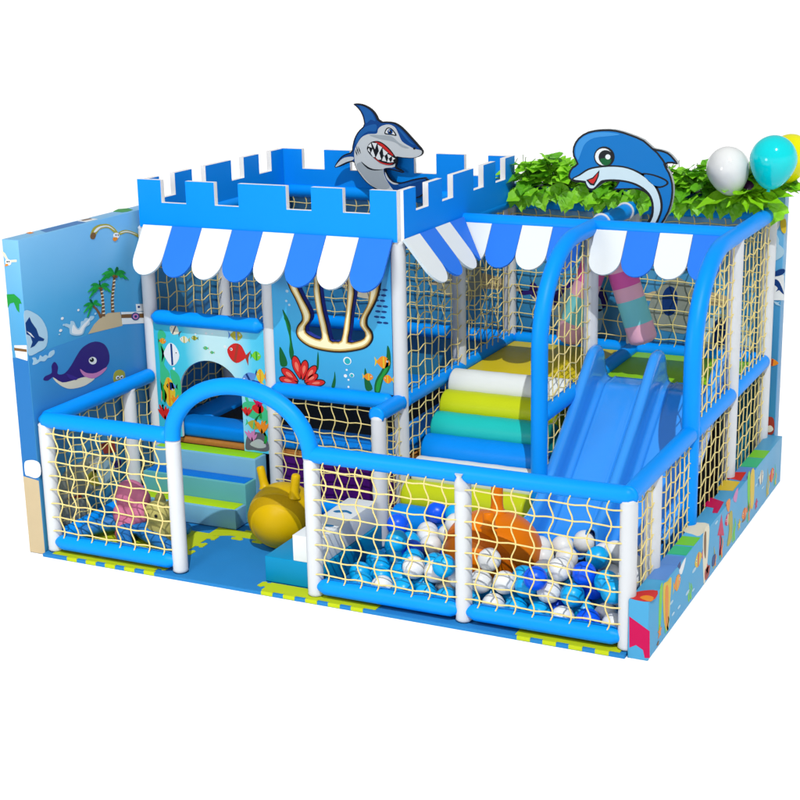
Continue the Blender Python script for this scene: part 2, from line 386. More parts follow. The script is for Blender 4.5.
lw = thing('mural_wall', 'tall blue printed wall at the left with palms, gull and purple whale', 'wall', (-.145, -.06, 0))
mb = MB(); mb.box(-.222, -.06, -.03, -.066, 4.16, 2.54, SKYW, 0.004); board = mb.build('wall_panel', lw, lw)
T = T_x(-.066)
sea_top = [(-0.055,1.629),(1.508,1.568)]
zs = 1.625
mb = MB(); mb.plate([[(-.058, 0.0), (4.0, 0.0), (4.0, zs), (-.058, zs)]], T, 0.0004, 0.0014, ramp_mat('mural_sea_print', [(0, (0.03, 0.20, 0.34)), (0.5, (0.025, 0.18, 0.42)), (1, (0.03, 0.22, 0.50))], 2, 0.1, 1.65)); mb.build('sea_print', lw, lw)
def ident(p): return p
LW1 = lambda p: p
prints(lw, lw, T, [
 ('seagull_print', [(pp, m, l) for pp, m, l in [([(0.839,2.431),(0.849,2.449),(0.865,2.47),(0.886,2.486),(0.914,2.495),(0.948,2.5),(0.984,2.501),(1.024,2.498),(1.066,2.493),(1.106,2.482),(1.143,2.462),(1.177,2.438),(1.203,2.416),(1.217,2.399),(1.223,2.386),(1.221,2.379),(1.209,2.381),(1.189,2.39),(1.167,2.401),(1.144,2.418),(1.118,2.439),(1.089,2.454),(1.053,2.461),(1.013,2.464),(0.979,2.461),(0.955,2.453),(0.936,2.44),(0.92,2.428),(0.908,2.416),(0.899,2.404),(0.889,2.396),(0.875,2.395),(0.86,2.398),(0.849,2.403),(0.841,2.41),(0.837,2.419)],I_OLIVE,0),([(0.89,2.449),(0.894,2.456),(0.905,2.466),(0.92,2.474),(0.939,2.48),(0.963,2.485),(0.99,2.486),(1.025,2.485),(1.064,2.48),(1.099,2.471),(1.135,2.452),(1.167,2.428),(1.18,2.416),(1.163,2.426),(1.127,2.447),(1.09,2.464),(1.055,2.471),(1.018,2.473),(0.986,2.472),(0.961,2.466),(0.94,2.457),(0.923,2.45),(0.907,2.448),(0.895,2.447)],I_WHITE,1),([(0.839,2.431),(0.847,2.44),(0.86,2.448),(0.874,2.452),(0.89,2.448),(0.906,2.439),(0.915,2.429),(0.912,2.417),(0.901,2.404),(0.889,2.396),(0.876,2.395),(0.861,2.398),(0.849,2.403),(0.842,2.411),(0.838,2.421)],I_BROWN,1),([(1.222,2.391),(1.243,2.397),(1.275,2.402),(1.31,2.402),(1.341,2.398),(1.375,2.389),(1.408,2.378),(1.446,2.364),(1.485,2.347),(1.512,2.332),(1.522,2.319),(1.521,2.308),(1.509,2.305),(1.481,2.318),(1.442,2.339),(1.406,2.356),(1.376,2.366),(1.348,2.373),(1.321,2.377),(1.294,2.375),(1.269,2.371),(1.248,2.37),(1.232,2.375),(1.221,2.384)],I_OLIVE,0),([(1.244,2.386),(1.256,2.389),(1.284,2.393),(1.314,2.393),(1.341,2.389),(1.369,2.382),(1.399,2.373),(1.439,2.357),(1.48,2.339),(1.5,2.329),(1.48,2.336),(1.437,2.351),(1.398,2.364),(1.371,2.373),(1.346,2.379),(1.322,2.383),(1.291,2.385),(1.259,2.385)],I_WHITE,1),([(1.234,2.367),(1.23,2.359),(1.222,2.353),(1.21,2.349),(1.196,2.348),(1.182,2.35),(1.168,2.356),(1.158,2.363),(1.152,2.372),(1.15,2.381),(1.154,2.389),(1.162,2.395),(1.174,2.399),(1.188,2.399),(1.202,2.397),(1.215,2.392),(1.226,2.385),(1.232,2.376)],I_WHITE,2),([(1.148,2.364),(1.161,2.365),(1.177,2.363),(1.19,2.36),(1.199,2.356),(1.205,2.35),(1.205,2.344),(1.197,2.338),(1.183,2.333),(1.17,2.33),(1.159,2.333),(1.149,2.338),(1.143,2.345),(1.141,2.352),(1.143,2.359)],I_ORANGE,3),([(1.192,2.379),(1.19,2.376),(1.184,2.375),(1.178,2.378),(1.176,2.381),(1.179,2.385),(1.185,2.385),(1.19,2.383)],OUTLINE,4),([(1.223,2.374),(1.22,2.371),(1.214,2.37),(1.208,2.373),(1.206,2.377),(1.209,2.38),(1.215,2.38),(1.221,2.378)],OUTLINE,4)]]),
 ('palm_tree_print', [([(0.713,1.633),(0.803,1.695),(0.89,1.73),(1.004,1.749),(1.172,1.723),(1.192,1.6)], SAND, 0)] + [([(1.046,1.746),(1.088,1.737),(1.089,1.844),(1.112,1.942),(1.139,2.026),(1.109,2.032),(1.079,1.948),(1.053,1.851)],I_BROWN,1),([(0.905,1.741),(0.957,1.73),(0.959,1.836),(0.952,1.922),(0.937,1.979),(0.91,1.981),(0.923,1.911),(0.926,1.842)],I_BROWN,1),([(0.884,1.728),(0.918,1.731),(0.895,1.774),(0.857,1.822),(0.807,1.86),(0.799,1.844),(0.839,1.809),(0.867,1.769)],I_BROWN,1),([(1.101,2.009),(1.135,2.008),(1.134,1.998),(1.1,1.999)],I_CREAM,2),([(1.095,1.979),(1.129,1.978),(1.128,1.968),(1.094,1.969)],I_CREAM,2),([(1.089,1.95),(1.123,1.948),(1.122,1.938),(1.088,1.94)],I_CREAM,2),([(1.075,1.922),(1.109,1.92),(1.108,1.91),(1.074,1.912)],I_CREAM,2),([(1.069,1.892),(1.103,1.891),(1.101,1.881),(1.068,1.882)],I_CREAM,2),([(1.063,1.863),(1.097,1.861),(1.095,1.851),(1.061,1.852)],I_CREAM,2),([(1.057,1.833),(1.09,1.831),(1.089,1.821),(1.055,1.823)],I_CREAM,2),([(1.059,1.802),(1.093,1.8),(1.091,1.79),(1.058,1.791)],I_CREAM,2),([(1.053,1.772),(1.087,1.77),(1.085,1.76),(1.052,1.762)],I_CREAM,2),([(0.923,1.951),(0.959,1.949),(0.958,1.94),(0.922,1.941)],I_CREAM,2),([(0.923,1.921),(0.959,1.919),(0.958,1.909),(0.922,1.911)],I_CREAM,2),([(0.923,1.89),(0.959,1.888),(0.958,1.878),(0.922,1.88)],I_CREAM,2),([(0.923,1.86),(0.959,1.858),(0.958,1.848),(0.922,1.85)],I_CREAM,2),([(0.923,1.829),(0.959,1.827),(0.958,1.817),(0.922,1.819)],I_CREAM,2),([(0.923,1.799),(0.959,1.796),(0.958,1.786),(0.922,1.789)],I_CREAM,2),([(0.923,1.768),(0.959,1.765),(0.958,1.755),(0.922,1.758)],I_CREAM,2),([(1.127,2.063),(1.156,2.064),(1.184,2.06),(1.212,2.052),(1.24,2.039),(1.268,2.021),(1.295,1.999),(1.321,1.973),(1.321,1.969),(1.303,1.985),(1.264,1.988),(1.247,2.012),(1.207,2.009),(1.192,2.035),(1.152,2.036),(1.136,2.053)],ink('print_leaf_green',40,165,70),3),([(1.127,2.063),(1.151,2.073),(1.175,2.079),(1.198,2.08),(1.221,2.076),(1.243,2.068),(1.265,2.055),(1.286,2.039),(1.286,2.035),(1.274,2.041),(1.239,2.035),(1.228,2.05),(1.193,2.037),(1.182,2.054),(1.147,2.045),(1.136,2.053)],I_GREEN,4),([(1.127,2.063),(1.136,2.082),(1.146,2.096),(1.154,2.106),(1.163,2.112),(1.17,2.112),(1.177,2.108),(1.184,2.101),(1.184,2.097),(1.186,2.094),(1.166,2.079),(1.17,2.085),(1.149,2.063),(1.153,2.071),(1.133,2.054),(1.136,2.053)],I_DGREEN,5),([(1.127,2.063),(1.115,2.084),(1.104,2.101),(1.092,2.113),(1.079,2.121),(1.066,2.124),(1.052,2.122),(1.038,2.117),(1.037,2.113),(1.06,2.109),(1.062,2.091),(1.086,2.094),(1.086,2.07),(1.111,2.076),(1.112,2.056),(1.136,2.053)],I_GREEN,3),([(1.127,2.063),(1.103,2.08),(1.08,2.092),(1.056,2.1),(1.031,2.103),(1.006,2.101),(0.98,2.095),(0.954,2.086),(0.954,2.082),(0.989,2.082),(1.002,2.069),(1.038,2.077),(1.05,2.057),(1.087,2.067),(1.1,2.052),(1.136,2.053)],ink('print_leaf_green',40,165,70),4),([(1.127,2.063),(1.099,2.073),(1.07,2.078),(1.041,2.078),(1.012,2.074),(0.982,2.065),(0.952,2.052),(0.922,2.036),(0.921,2.031),(0.961,2.038),(0.978,2.032),(1.019,2.048),(1.036,2.035),(1.077,2.053),(1.095,2.044),(1.136,2.053)],I_GREEN,5),([(0.917,1.997),(0.941,1.995),(0.964,1.99),(0.987,1.981),(1.009,1.969),(1.031,1.952),(1.053,1.931),(1.074,1.908),(1.074,1.904),(1.06,1.919),(1.028,1.924),(1.015,1.946),(0.982,1.945),(0.969,1.969),(0.938,1.971),(0.924,1.988)],ink('print_leaf_green',40,165,70),3),([(0.917,1.997),(0.936,2.005),(0.955,2.011),(0.973,2.012),(0.991,2.009),(1.009,2.003),(1.026,1.993),(1.043,1.98),(1.043,1.976),(1.033,1.981),(1.006,1.975),(0.997,1.987),(0.969,1.976),(0.961,1.989),(0.933,1.981),(0.924,1.988)],I_GREEN,4),([(0.917,1.997),(0.917,2.014),(0.917,2.028),(0.916,2.038),(0.914,2.044),(0.913,2.047),(0.911,2.045),(0.908,2.041),(0.907,2.037),(0.917,2.034),(0.909,2.019),(0.92,2.022),(0.911,2.002),(0.922,2.007),(0.914,1.99),(0.924,1.988)],I_DGREEN,5),([(0.917,1.997),(0.901,2.012),(0.884,2.024),(0.867,2.032),(0.85,2.036),(0.832,2.037),(0.813,2.033),(0.795,2.027),(0.794,2.023),(0.82,2.022),(0.828,2.009),(0.855,2.014),(0.863,1.996),(0.89,2.003),(0.898,1.988),(0.924,1.988)],I_GREEN,3),([(0.917,1.997),(0.894,2.005),(0.872,2.01),(0.848,2.012),(0.825,2.009),(0.801,2.003),(0.776,1.993),(0.751,1.98),(0.751,1.976),(0.783,1.981),(0.797,1.975),(0.83,1.987),(0.844,1.976),(0.877,1.989),(0.892,1.981),(0.924,1.988)],ink('print_leaf_green',40,165,70),4),([(0.917,1.997),(0.896,1.998),(0.874,1.995),(0.852,1.989),(0.829,1.979),(0.806,1.965),(0.783,1.947),(0.76,1.927),(0.759,1.923),(0.79,1.936),(0.803,1.937),(0.835,1.957),(0.847,1.953),(0.88,1.974),(0.893,1.974),(0.924,1.988)],I_GREEN,5),([(0.803,1.871),(0.821,1.873),(0.838,1.873),(0.856,1.87),(0.873,1.864),(0.889,1.854),(0.906,1.842),(0.922,1.827),(0.921,1.823),(0.911,1.832),(0.886,1.831),(0.877,1.845),(0.852,1.84),(0.843,1.856),(0.818,1.853),(0.808,1.863)],ink('print_leaf_green',40,165,70),3),([(0.803,1.871),(0.813,1.881),(0.824,1.888),(0.833,1.893),(0.843,1.894),(0.852,1.892),(0.861,1.888),(0.87,1.881),(0.869,1.877),(0.866,1.878),(0.849,1.869),(0.847,1.876),(0.83,1.863),(0.828,1.871),(0.811,1.861),(0.808,1.863)],I_GREEN,4),([(0.803,1.871),(0.798,1.885),(0.793,1.896),(0.788,1.904),(0.782,1.91),(0.776,1.912),(0.769,1.911),(0.763,1.908),(0.762,1.904),(0.775,1.901),(0.773,1.889),(0.786,1.891),(0.784,1.875),(0.797,1.879),(0.795,1.865),(0.808,1.863)],I_DGREEN,5),([(0.803,1.871),(0.786,1.88),(0.769,1.887),(0.752,1.891),(0.735,1.891),(0.717,1.889),(0.699,1.884),(0.681,1.877),(0.681,1.872),(0.705,1.874),(0.715,1.866),(0.739,1.873),(0.749,1.861),(0.774,1.87),(0.784,1.86),(0.808,1.863)],I_GREEN,3),([(0.803,1.871),(0.785,1.872),(0.768,1.872),(0.75,1.868),(0.731,1.861),(0.713,1.851),(0.694,1.838),(0.674,1.823),(0.674,1.819),(0.699,1.828),(0.71,1.828),(0.736,1.843),(0.746,1.838),(0.772,1.854),(0.783,1.853),(0.808,1.863)],ink('print_leaf_green',40,165,70),4),([(0.803,1.871),(0.791,1.866),(0.78,1.858),(0.768,1.848),(0.755,1.834),(0.742,1.817),(0.729,1.798),(0.716,1.776),(0.716,1.772),(0.735,1.788),(0.74,1.794),(0.759,1.816),(0.764,1.818),(0.784,1.841),(0.789,1.846),(0.808,1.863)],I_GREEN,5),([(1.132,2.041),(1.128,2.035),(1.118,2.032),(1.106,2.034),(1.096,2.04),(1.094,2.048),(1.098,2.054),(1.108,2.057),(1.12,2.054),(1.13,2.048)],I_BROWN,6),([(1.162,2.03),(1.158,2.024),(1.148,2.021),(1.136,2.024),(1.126,2.03),(1.123,2.037),(1.128,2.043),(1.138,2.046),(1.15,2.044),(1.16,2.038)],I_BROWN,6),([(0.92,1.977),(0.916,1.972),(0.908,1.97),(0.898,1.972),(0.89,1.977),(0.888,1.984),(0.892,1.989),(0.9,1.991),(0.91,1.989),(0.918,1.984)],I_BROWN,6),([(0.944,1.969),(0.94,1.964),(0.932,1.962),(0.922,1.964),(0.914,1.969),(0.912,1.976),(0.915,1.981),(0.924,1.983),(0.934,1.981),(0.942,1.976)],I_BROWN,6)]),
 ('ship_print', [([(1.186,1.72),(1.524,1.653),(1.513,1.554),(1.188,1.612)],I_WHITE,1),([(1.184,1.7),(1.522,1.638),(1.518,1.601),(1.183,1.669)],I_BROWN,2),([(1.403,1.745),(1.514,1.725),(1.513,1.661),(1.407,1.681)],I_WHITE,1),([(1.44,1.628),(1.435,1.617),(1.424,1.609),(1.408,1.605),(1.388,1.605),(1.368,1.609),(1.35,1.617),(1.335,1.628),(1.326,1.64),(1.324,1.653),(1.329,1.664),(1.34,1.672),(1.356,1.676),(1.376,1.677),(1.396,1.672),(1.414,1.664),(1.429,1.653),(1.438,1.641)],I_NAVY,3),([(1.423,1.632),(1.419,1.624),(1.411,1.619),(1.4,1.615),(1.386,1.615),(1.372,1.618),(1.359,1.624),(1.349,1.632),(1.343,1.64),(1.341,1.649),(1.345,1.657),(1.353,1.663),(1.364,1.666),(1.378,1.666),(1.392,1.663),(1.405,1.657),(1.415,1.65),(1.421,1.641)],I_PINK,4),([(1.402,1.636),(1.399,1.631),(1.391,1.628),(1.381,1.629),(1.371,1.632),(1.364,1.638),(1.362,1.645),(1.365,1.65),(1.373,1.653),(1.383,1.653),(1.393,1.649),(1.4,1.643)],I_NAVY,5),([(1.458,1.71),(1.454,1.704),(1.445,1.702),(1.434,1.704),(1.426,1.71),(1.423,1.717),(1.427,1.722),(1.437,1.724),(1.447,1.722),(1.456,1.716)],I_NAVY,2)]),
 ('splash_print', [(cr([(0.479,1.685),(0.472,1.733),(0.416,1.765),(0.434,1.781),(0.489,1.762),(0.498,1.787),(0.538,1.775),(0.559,1.734),(0.588,1.707),(0.622,1.723),(0.631,1.755),(0.669,1.754),(0.693,1.772),(0.74,1.759),(0.763,1.774),(0.811,1.761),(0.786,1.739),(0.748,1.734),(0.739,1.708),(0.689,1.699),(0.664,1.674),(0.634,1.647),(0.555,1.654)],3), I_PALE, 1), (cr([(0.51,1.681),(0.511,1.727),(0.53,1.75),(0.562,1.71),(0.602,1.694),(0.649,1.721),(0.7,1.74),(0.75,1.757),(0.714,1.724),(0.656,1.693),(0.619,1.657)],3), I_WHITE, 2), (circ(0.394,1.832,0.0175,18,0.0110), I_WHITE, 1), (circ(0.609,1.856,0.0132,18,0.0091), I_WHITE, 1), (circ(0.361,1.74,0.0184,18,0.0112), I_WHITE, 1), (circ(0.407,1.776,0.0132,18,0.0081), I_PALE, 1), (circ(0.342,1.712,0.0104,18,0.0061), I_PALE, 1), (circ(0.83,1.78,0.0132,18,0.0091), I_PALE, 1)]),
], 0.0016)
prints(lw, lw, T, [
 ('whale_print', [([(0.096,1.398),(0.099,1.405),(0.106,1.411),(0.118,1.417),(0.134,1.42),(0.156,1.42),(0.177,1.421),(0.198,1.423),(0.209,1.431),(0.21,1.445),(0.211,1.459),(0.21,1.474),(0.215,1.487),(0.225,1.496),(0.236,1.503),(0.248,1.506),(0.26,1.502),(0.272,1.491),(0.282,1.477),(0.29,1.461),(0.291,1.446),(0.285,1.433),(0.28,1.42),(0.276,1.409),(0.281,1.399),(0.293,1.392),(0.309,1.387),(0.327,1.383),(0.344,1.382),(0.36,1.382),(0.377,1.385),(0.394,1.391),(0.413,1.399),(0.433,1.411),(0.455,1.424),(0.478,1.44),(0.501,1.458),(0.526,1.478),(0.552,1.497),(0.579,1.516),(0.606,1.53),(0.633,1.54),(0.661,1.547),(0.689,1.551),(0.717,1.554),(0.745,1.555),(0.772,1.553),(0.799,1.55),(0.826,1.543),(0.855,1.534),(0.881,1.522),(0.906,1.508),(0.927,1.492),(0.944,1.473),(0.958,1.452),(0.968,1.43),(0.975,1.408),(0.978,1.386),(0.976,1.364),(0.971,1.344),(0.961,1.327),(0.945,1.315),(0.926,1.304),(0.904,1.295),(0.879,1.287),(0.851,1.28),(0.823,1.274),(0.793,1.27),(0.764,1.267),(0.737,1.267),(0.709,1.268),(0.682,1.268),(0.655,1.266),(0.628,1.262),(0.6,1.258),(0.572,1.255),(0.541,1.255),(0.508,1.257),(0.475,1.261),(0.443,1.267),(0.413,1.274),(0.386,1.282),(0.361,1.291),(0.338,1.301),(0.317,1.314),(0.297,1.328),(0.28,1.342),(0.264,1.356),(0.251,1.367),(0.24,1.376),(0.229,1.383),(0.219,1.388),(0.206,1.388),(0.193,1.384),(0.178,1.381),(0.163,1.377),(0.146,1.376),(0.129,1.38),(0.114,1.385),(0.101,1.391)],I_DPURPLE,0),([(0.22,1.385),(0.244,1.369),(0.283,1.34),(0.328,1.316),(0.377,1.306),(0.431,1.301),(0.483,1.298),(0.529,1.296),(0.573,1.295),(0.617,1.29),(0.67,1.278),(0.725,1.262),(0.754,1.247),(0.741,1.237),(0.703,1.228),(0.663,1.222),(0.628,1.218),(0.592,1.217),(0.554,1.219),(0.51,1.223),(0.465,1.229),(0.423,1.238),(0.386,1.251),(0.353,1.267),(0.324,1.284),(0.297,1.302),(0.273,1.321),(0.253,1.338),(0.234,1.359),(0.22,1.378)],I_CREAM,1),([(0.572,1.369),(0.588,1.358),(0.615,1.337),(0.647,1.318),(0.687,1.304),(0.733,1.292),(0.78,1.286),(0.836,1.289),(0.893,1.297),(0.928,1.3),(0.928,1.292),(0.906,1.278),(0.876,1.266),(0.838,1.256),(0.792,1.249),(0.748,1.247),(0.709,1.254),(0.673,1.268),(0.643,1.282),(0.619,1.296),(0.602,1.311),(0.589,1.326),(0.577,1.344),(0.57,1.361)],I_PINK,2),([(0.387,1.372),(0.4,1.37),(0.424,1.36),(0.45,1.348),(0.477,1.334),(0.506,1.317),(0.524,1.304),(0.524,1.297),(0.513,1.293),(0.496,1.294),(0.473,1.302),(0.444,1.313),(0.421,1.327),(0.403,1.343),(0.39,1.362)],I_PURPLE,2),([(0.796,1.387),(0.791,1.377),(0.781,1.369),(0.767,1.366),(0.75,1.366),(0.732,1.37),(0.716,1.378),(0.703,1.388),(0.696,1.4),(0.694,1.411),(0.698,1.421),(0.708,1.429),(0.723,1.432),(0.74,1.432),(0.757,1.428),(0.773,1.421),(0.786,1.41),(0.794,1.399)],I_WHITE,2),([(0.759,1.403),(0.755,1.395),(0.746,1.391),(0.734,1.39),(0.721,1.393),(0.709,1.4),(0.702,1.408),(0.7,1.417),(0.704,1.424),(0.713,1.428),(0.725,1.429),(0.738,1.426),(0.75,1.42),(0.757,1.411)],OUTLINE,3),([(0.731,1.418),(0.727,1.414),(0.719,1.414),(0.712,1.417),(0.709,1.423),(0.713,1.427),(0.721,1.427),(0.728,1.423)],I_WHITE,4)]),
 ('dolphin_print', [(cr([(-0.06,1.987),(0.056,1.947),(0.145,1.872),(0.194,1.764),(0.167,1.656),(0.064,1.631),(-0.048,1.628),(-0.06,1.716),(-0.068,1.838)],3), I_PALE, 1),
                    ([(-0.061,1.892),(-0.008,1.928),(0.011,1.884),(0.063,1.817),(0.086,1.755),(0.15,1.717),(0.135,1.704),(0.075,1.717),(0.022,1.689),(-0.028,1.684),(0.002,1.726),(-0.016,1.778),(-0.061,1.804)], I_NAVY, 2),
                    ([(-0.058,1.827),(-0.012,1.801),(0.03,1.752),(-0.004,1.775)], I_WHITE, 3)]),
 ('wave_print', [(cr([(-0.017,1.546),(-0.003,1.575),(-0.015,1.601),(0.024,1.595),(0.041,1.571),(0.066,1.575),(0.084,1.6),(0.112,1.58),(0.148,1.588),(0.181,1.571),(0.199,1.596),(0.256,1.603),(0.258,1.573),(0.209,1.554),(0.169,1.557),(0.132,1.54),(0.078,1.553),(0.037,1.543)],3), I_PALE, 1)]),
 ('octopus_print', [(cr([(1.009,1.193),(1.042,1.232),(1.114,1.232),(1.174,1.193),(1.174,1.143),(1.209,1.143),(1.212,1.123),(1.144,1.111),(1.073,1.133),(1.017,1.143)],3), I_OLIVE, 1), (circ(1.067,1.173,0.0257,18,0.0161), I_WHITE, 2), (circ(1.124,1.164,0.0257,18,0.0160), I_WHITE, 2), (circ(1.07,1.172,0.0112,18,0.0070), OUTLINE, 3), (circ(1.121,1.163,0.0112,18,0.0070), OUTLINE, 3)]),
 ('rock_print', [(cr([(0.198,0.301),(0.308,0.334),(0.488,0.258),(0.542,0.134),(0.489,0.045),(0.248,0.074),(0.191,0.146)],3), I_ROCK, 3), (cr([(0.684,0.497),(0.827,0.508),(0.931,0.422),(0.861,0.318),(0.719,0.326)],3), I_PALE, 3)]),
 ('coral_reef_print', [([(0.175,0.532),(0.287,0.584),(0.476,0.596),(0.699,0.617),(0.884,0.508),(0.835,0.344),(0.713,0.274),(0.524,0.326),(0.445,0.131),(0.227,0.117),(0.191,0.355)], I_ROCK, 0),
                       ([(0.268,0.33),(0.442,0.326),(0.513,0.232),(0.41,0.072),(0.253,0.108)], I_ROCKD, 1),
                       (cr([(0.538,0.436),(0.653,0.475),(0.729,0.409),(0.754,0.333),(0.641,0.33)],3), I_OLIVE, 2),
                       ([(0.269,0.343),(0.442,0.326),(0.482,0.251),(0.289,0.292)], I_COPPER, 2),
                       ([(0.841,0.482),(1.036,0.448),(1.012,0.361),(0.846,0.435)], I_DPURPLE, 2),
                       ([(0.594,0.56),(0.749,0.567),(0.761,0.438),(0.622,0.446)], I_WHITE, 2),
                       ([(0.761,0.669),(0.958,0.648),(0.974,0.536),(0.805,0.568)], I_COPPER, 1)]),
], 0.0016)
prints(lw, lw, T_y(-.06), [
 ('sea_print', [([(-.220, 0.60), (-.068, 0.60), (-.068, 1.60), (-.220, 1.60)], I_SEA, 0)]),
 ('beach_print', [([(-.220, -.028), (-.068, -.028), (-.068, 0.60), (-.220, 0.62)], SAND, 1), (cr([(-0.193,0.738),(-0.138,0.765),(-0.078,0.766),(-0.041,0.74),(-0.042,0.656),(-0.094,0.619),(-0.163,0.628),(-0.196,0.64)],3), I_WHITE, 2)]),
 ('palm_tree_print', [([(-0.221,2.107),(-0.149,2.115),(-0.095,2.078),(-0.083,2.044),(-0.107,2.042),(-0.113,1.972),(-0.134,1.99),(-0.157,2.048),(-0.197,2.036),(-0.221,2.002)], I_GREEN, 1)]),
 ('ship_print', [([(-0.191,1.703),(-0.068,1.714),(-0.074,1.588),(-0.186,1.607)], I_WHITE, 1), ([(-0.193,1.684),(-0.072,1.681),(-0.072,1.659),(-0.194,1.661)], I_BROWN, 2)]),
 ('seagull_print', [(circ(-0.176,2.363,0.0291,18,0.0241), I_WHITE, 2), ([(-0.236,2.455),(-0.2,2.432),(-0.174,2.384),(-0.194,2.382),(-0.222,2.421)], I_CREAM, 1), ([(-0.155,2.382),(-0.092,2.389),(-0.094,2.371),(-0.153,2.365)], I_CREAM, 1), ([(-0.205,2.347),(-0.181,2.352),(-0.175,2.34),(-0.211,2.328)], I_ORANGE, 3), (circ(-0.184,2.367,0.0071,18,0.0061), OUTLINE, 4), (circ(-0.166,2.369,0.0070,18,0.0051), OUTLINE, 4)]),
], 0.0)
prints(lw, lw, T_z(2.54), [
 ('palm_tree_print', [([(-0.219,1.385),(-0.261,1.512),(-0.203,1.578),(-0.109,1.514),(-0.096,1.425),(-0.119,1.372)], I_GREEN, 1), ([(-0.22,0.23),(-0.226,0.287),(-0.17,0.266),(-0.164,0.209)], I_ORANGE, 1)]),
 ('ship_print', [([(-0.199,0.856),(-0.201,1.007),(-0.094,0.999),(-0.101,0.845)], I_WHITE, 1), ([(-0.193,0.901),(-0.178,1.004),(-0.139,0.984),(-0.151,0.872)], I_BROWN, 2)]),
 ('sea_print', [([(-0.199,0.377),(-0.199,0.856),(-0.088,0.828),(-0.09,0.313)], I_SEA, 0)]),
], 0.0)

bw = thing('mural_wall', 'tall back wall printed with a sea scene, seen through the nets', 'wall', (2.4, 4.08, 0))
mb = MB(); mb.box(-.060, 4.0, -.03, 4.90, 4.15, 2.54, SKYW, 0.004); mb.build('wall_panel', bw, bw)
mb = MB(); mb.plate([[(-.055, 0.0), (4.895, 0.0), (4.895, zs), (-.055, zs)]], T_y(4.0), 0.0004, 0.0014, ramp_mat('back_mural_sea_print', [(0, (0.02, 0.22, 0.34)), (0.5, (0.02, 0.17, 0.34)), (1, (0.03, 0.22, 0.44))], 2, 0.2, 1.55)); mb.build('sea_print', bw, bw)
def shift(shapes, dx, dz, k=1.0, x0=0.0, flip=1): return [([(dx + flip * (a - x0) * k, dz + (b) * k) for a, b in p], m, l) for p, m, l in shapes]
_gull = [([(0.839,2.431),(0.849,2.449),(0.865,2.47),(0.886,2.486),(0.914,2.495),(0.948,2.5),(0.984,2.501),(1.024,2.498),(1.066,2.493),(1.106,2.482),(1.143,2.462),(1.177,2.438),(1.203,2.416),(1.217,2.399),(1.223,2.386),(1.221,2.379),(1.209,2.381),(1.189,2.39),(1.167,2.401),(1.144,2.418),(1.118,2.439),(1.089,2.454),(1.053,2.461),(1.013,2.464),(0.979,2.461),(0.955,2.453),(0.936,2.44),(0.92,2.428),(0.908,2.416),(0.899,2.404),(0.889,2.396),(0.875,2.395),(0.86,2.398),(0.849,2.403),(0.841,2.41),(0.837,2.419)],I_OLIVE,0),([(0.89,2.449),(0.894,2.456),(0.905,2.466),(0.92,2.474),(0.939,2.48),(0.963,2.485),(0.99,2.486),(1.025,2.485),(1.064,2.48),(1.099,2.471),(1.135,2.452),(1.167,2.428),(1.18,2.416),(1.163,2.426),(1.127,2.447),(1.09,2.464),(1.055,2.471),(1.018,2.473),(0.986,2.472),(0.961,2.466),(0.94,2.457),(0.923,2.45),(0.907,2.448),(0.895,2.447)],I_WHITE,1),([(0.839,2.431),(0.847,2.44),(0.86,2.448),(0.874,2.452),(0.89,2.448),(0.906,2.439),(0.915,2.429),(0.912,2.417),(0.901,2.404),(0.889,2.396),(0.876,2.395),(0.861,2.398),(0.849,2.403),(0.842,2.411),(0.838,2.421)],I_BROWN,1),([(1.222,2.391),(1.243,2.397),(1.275,2.402),(1.31,2.402),(1.341,2.398),(1.375,2.389),(1.408,2.378),(1.446,2.364),(1.485,2.347),(1.512,2.332),(1.522,2.319),(1.521,2.308),(1.509,2.305),(1.481,2.318),(1.442,2.339),(1.406,2.356),(1.376,2.366),(1.348,2.373),(1.321,2.377),(1.294,2.375),(1.269,2.371),(1.248,2.37),(1.232,2.375),(1.221,2.384)],I_OLIVE,0),([(1.244,2.386),(1.256,2.389),(1.284,2.393),(1.314,2.393),(1.341,2.389),(1.369,2.382),(1.399,2.373),(1.439,2.357),(1.48,2.339),(1.5,2.329),(1.48,2.336),(1.437,2.351),(1.398,2.364),(1.371,2.373),(1.346,2.379),(1.322,2.383),(1.291,2.385),(1.259,2.385)],I_WHITE,1),([(1.234,2.367),(1.23,2.359),(1.222,2.353),(1.21,2.349),(1.196,2.348),(1.182,2.35),(1.168,2.356),(1.158,2.363),(1.152,2.372),(1.15,2.381),(1.154,2.389),(1.162,2.395),(1.174,2.399),(1.188,2.399),(1.202,2.397),(1.215,2.392),(1.226,2.385),(1.232,2.376)],I_WHITE,2),([(1.148,2.364),(1.161,2.365),(1.177,2.363),(1.19,2.36),(1.199,2.356),(1.205,2.35),(1.205,2.344),(1.197,2.338),(1.183,2.333),(1.17,2.33),(1.159,2.333),(1.149,2.338),(1.143,2.345),(1.141,2.352),(1.143,2.359)],I_ORANGE,3),([(1.192,2.379),(1.19,2.376),(1.184,2.375),(1.178,2.378),(1.176,2.381),(1.179,2.385),(1.185,2.385),(1.19,2.383)],OUTLINE,4),([(1.223,2.374),(1.22,2.371),(1.214,2.37),(1.208,2.373),(1.206,2.377),(1.209,2.38),(1.215,2.38),(1.221,2.378)],OUTLINE,4)]
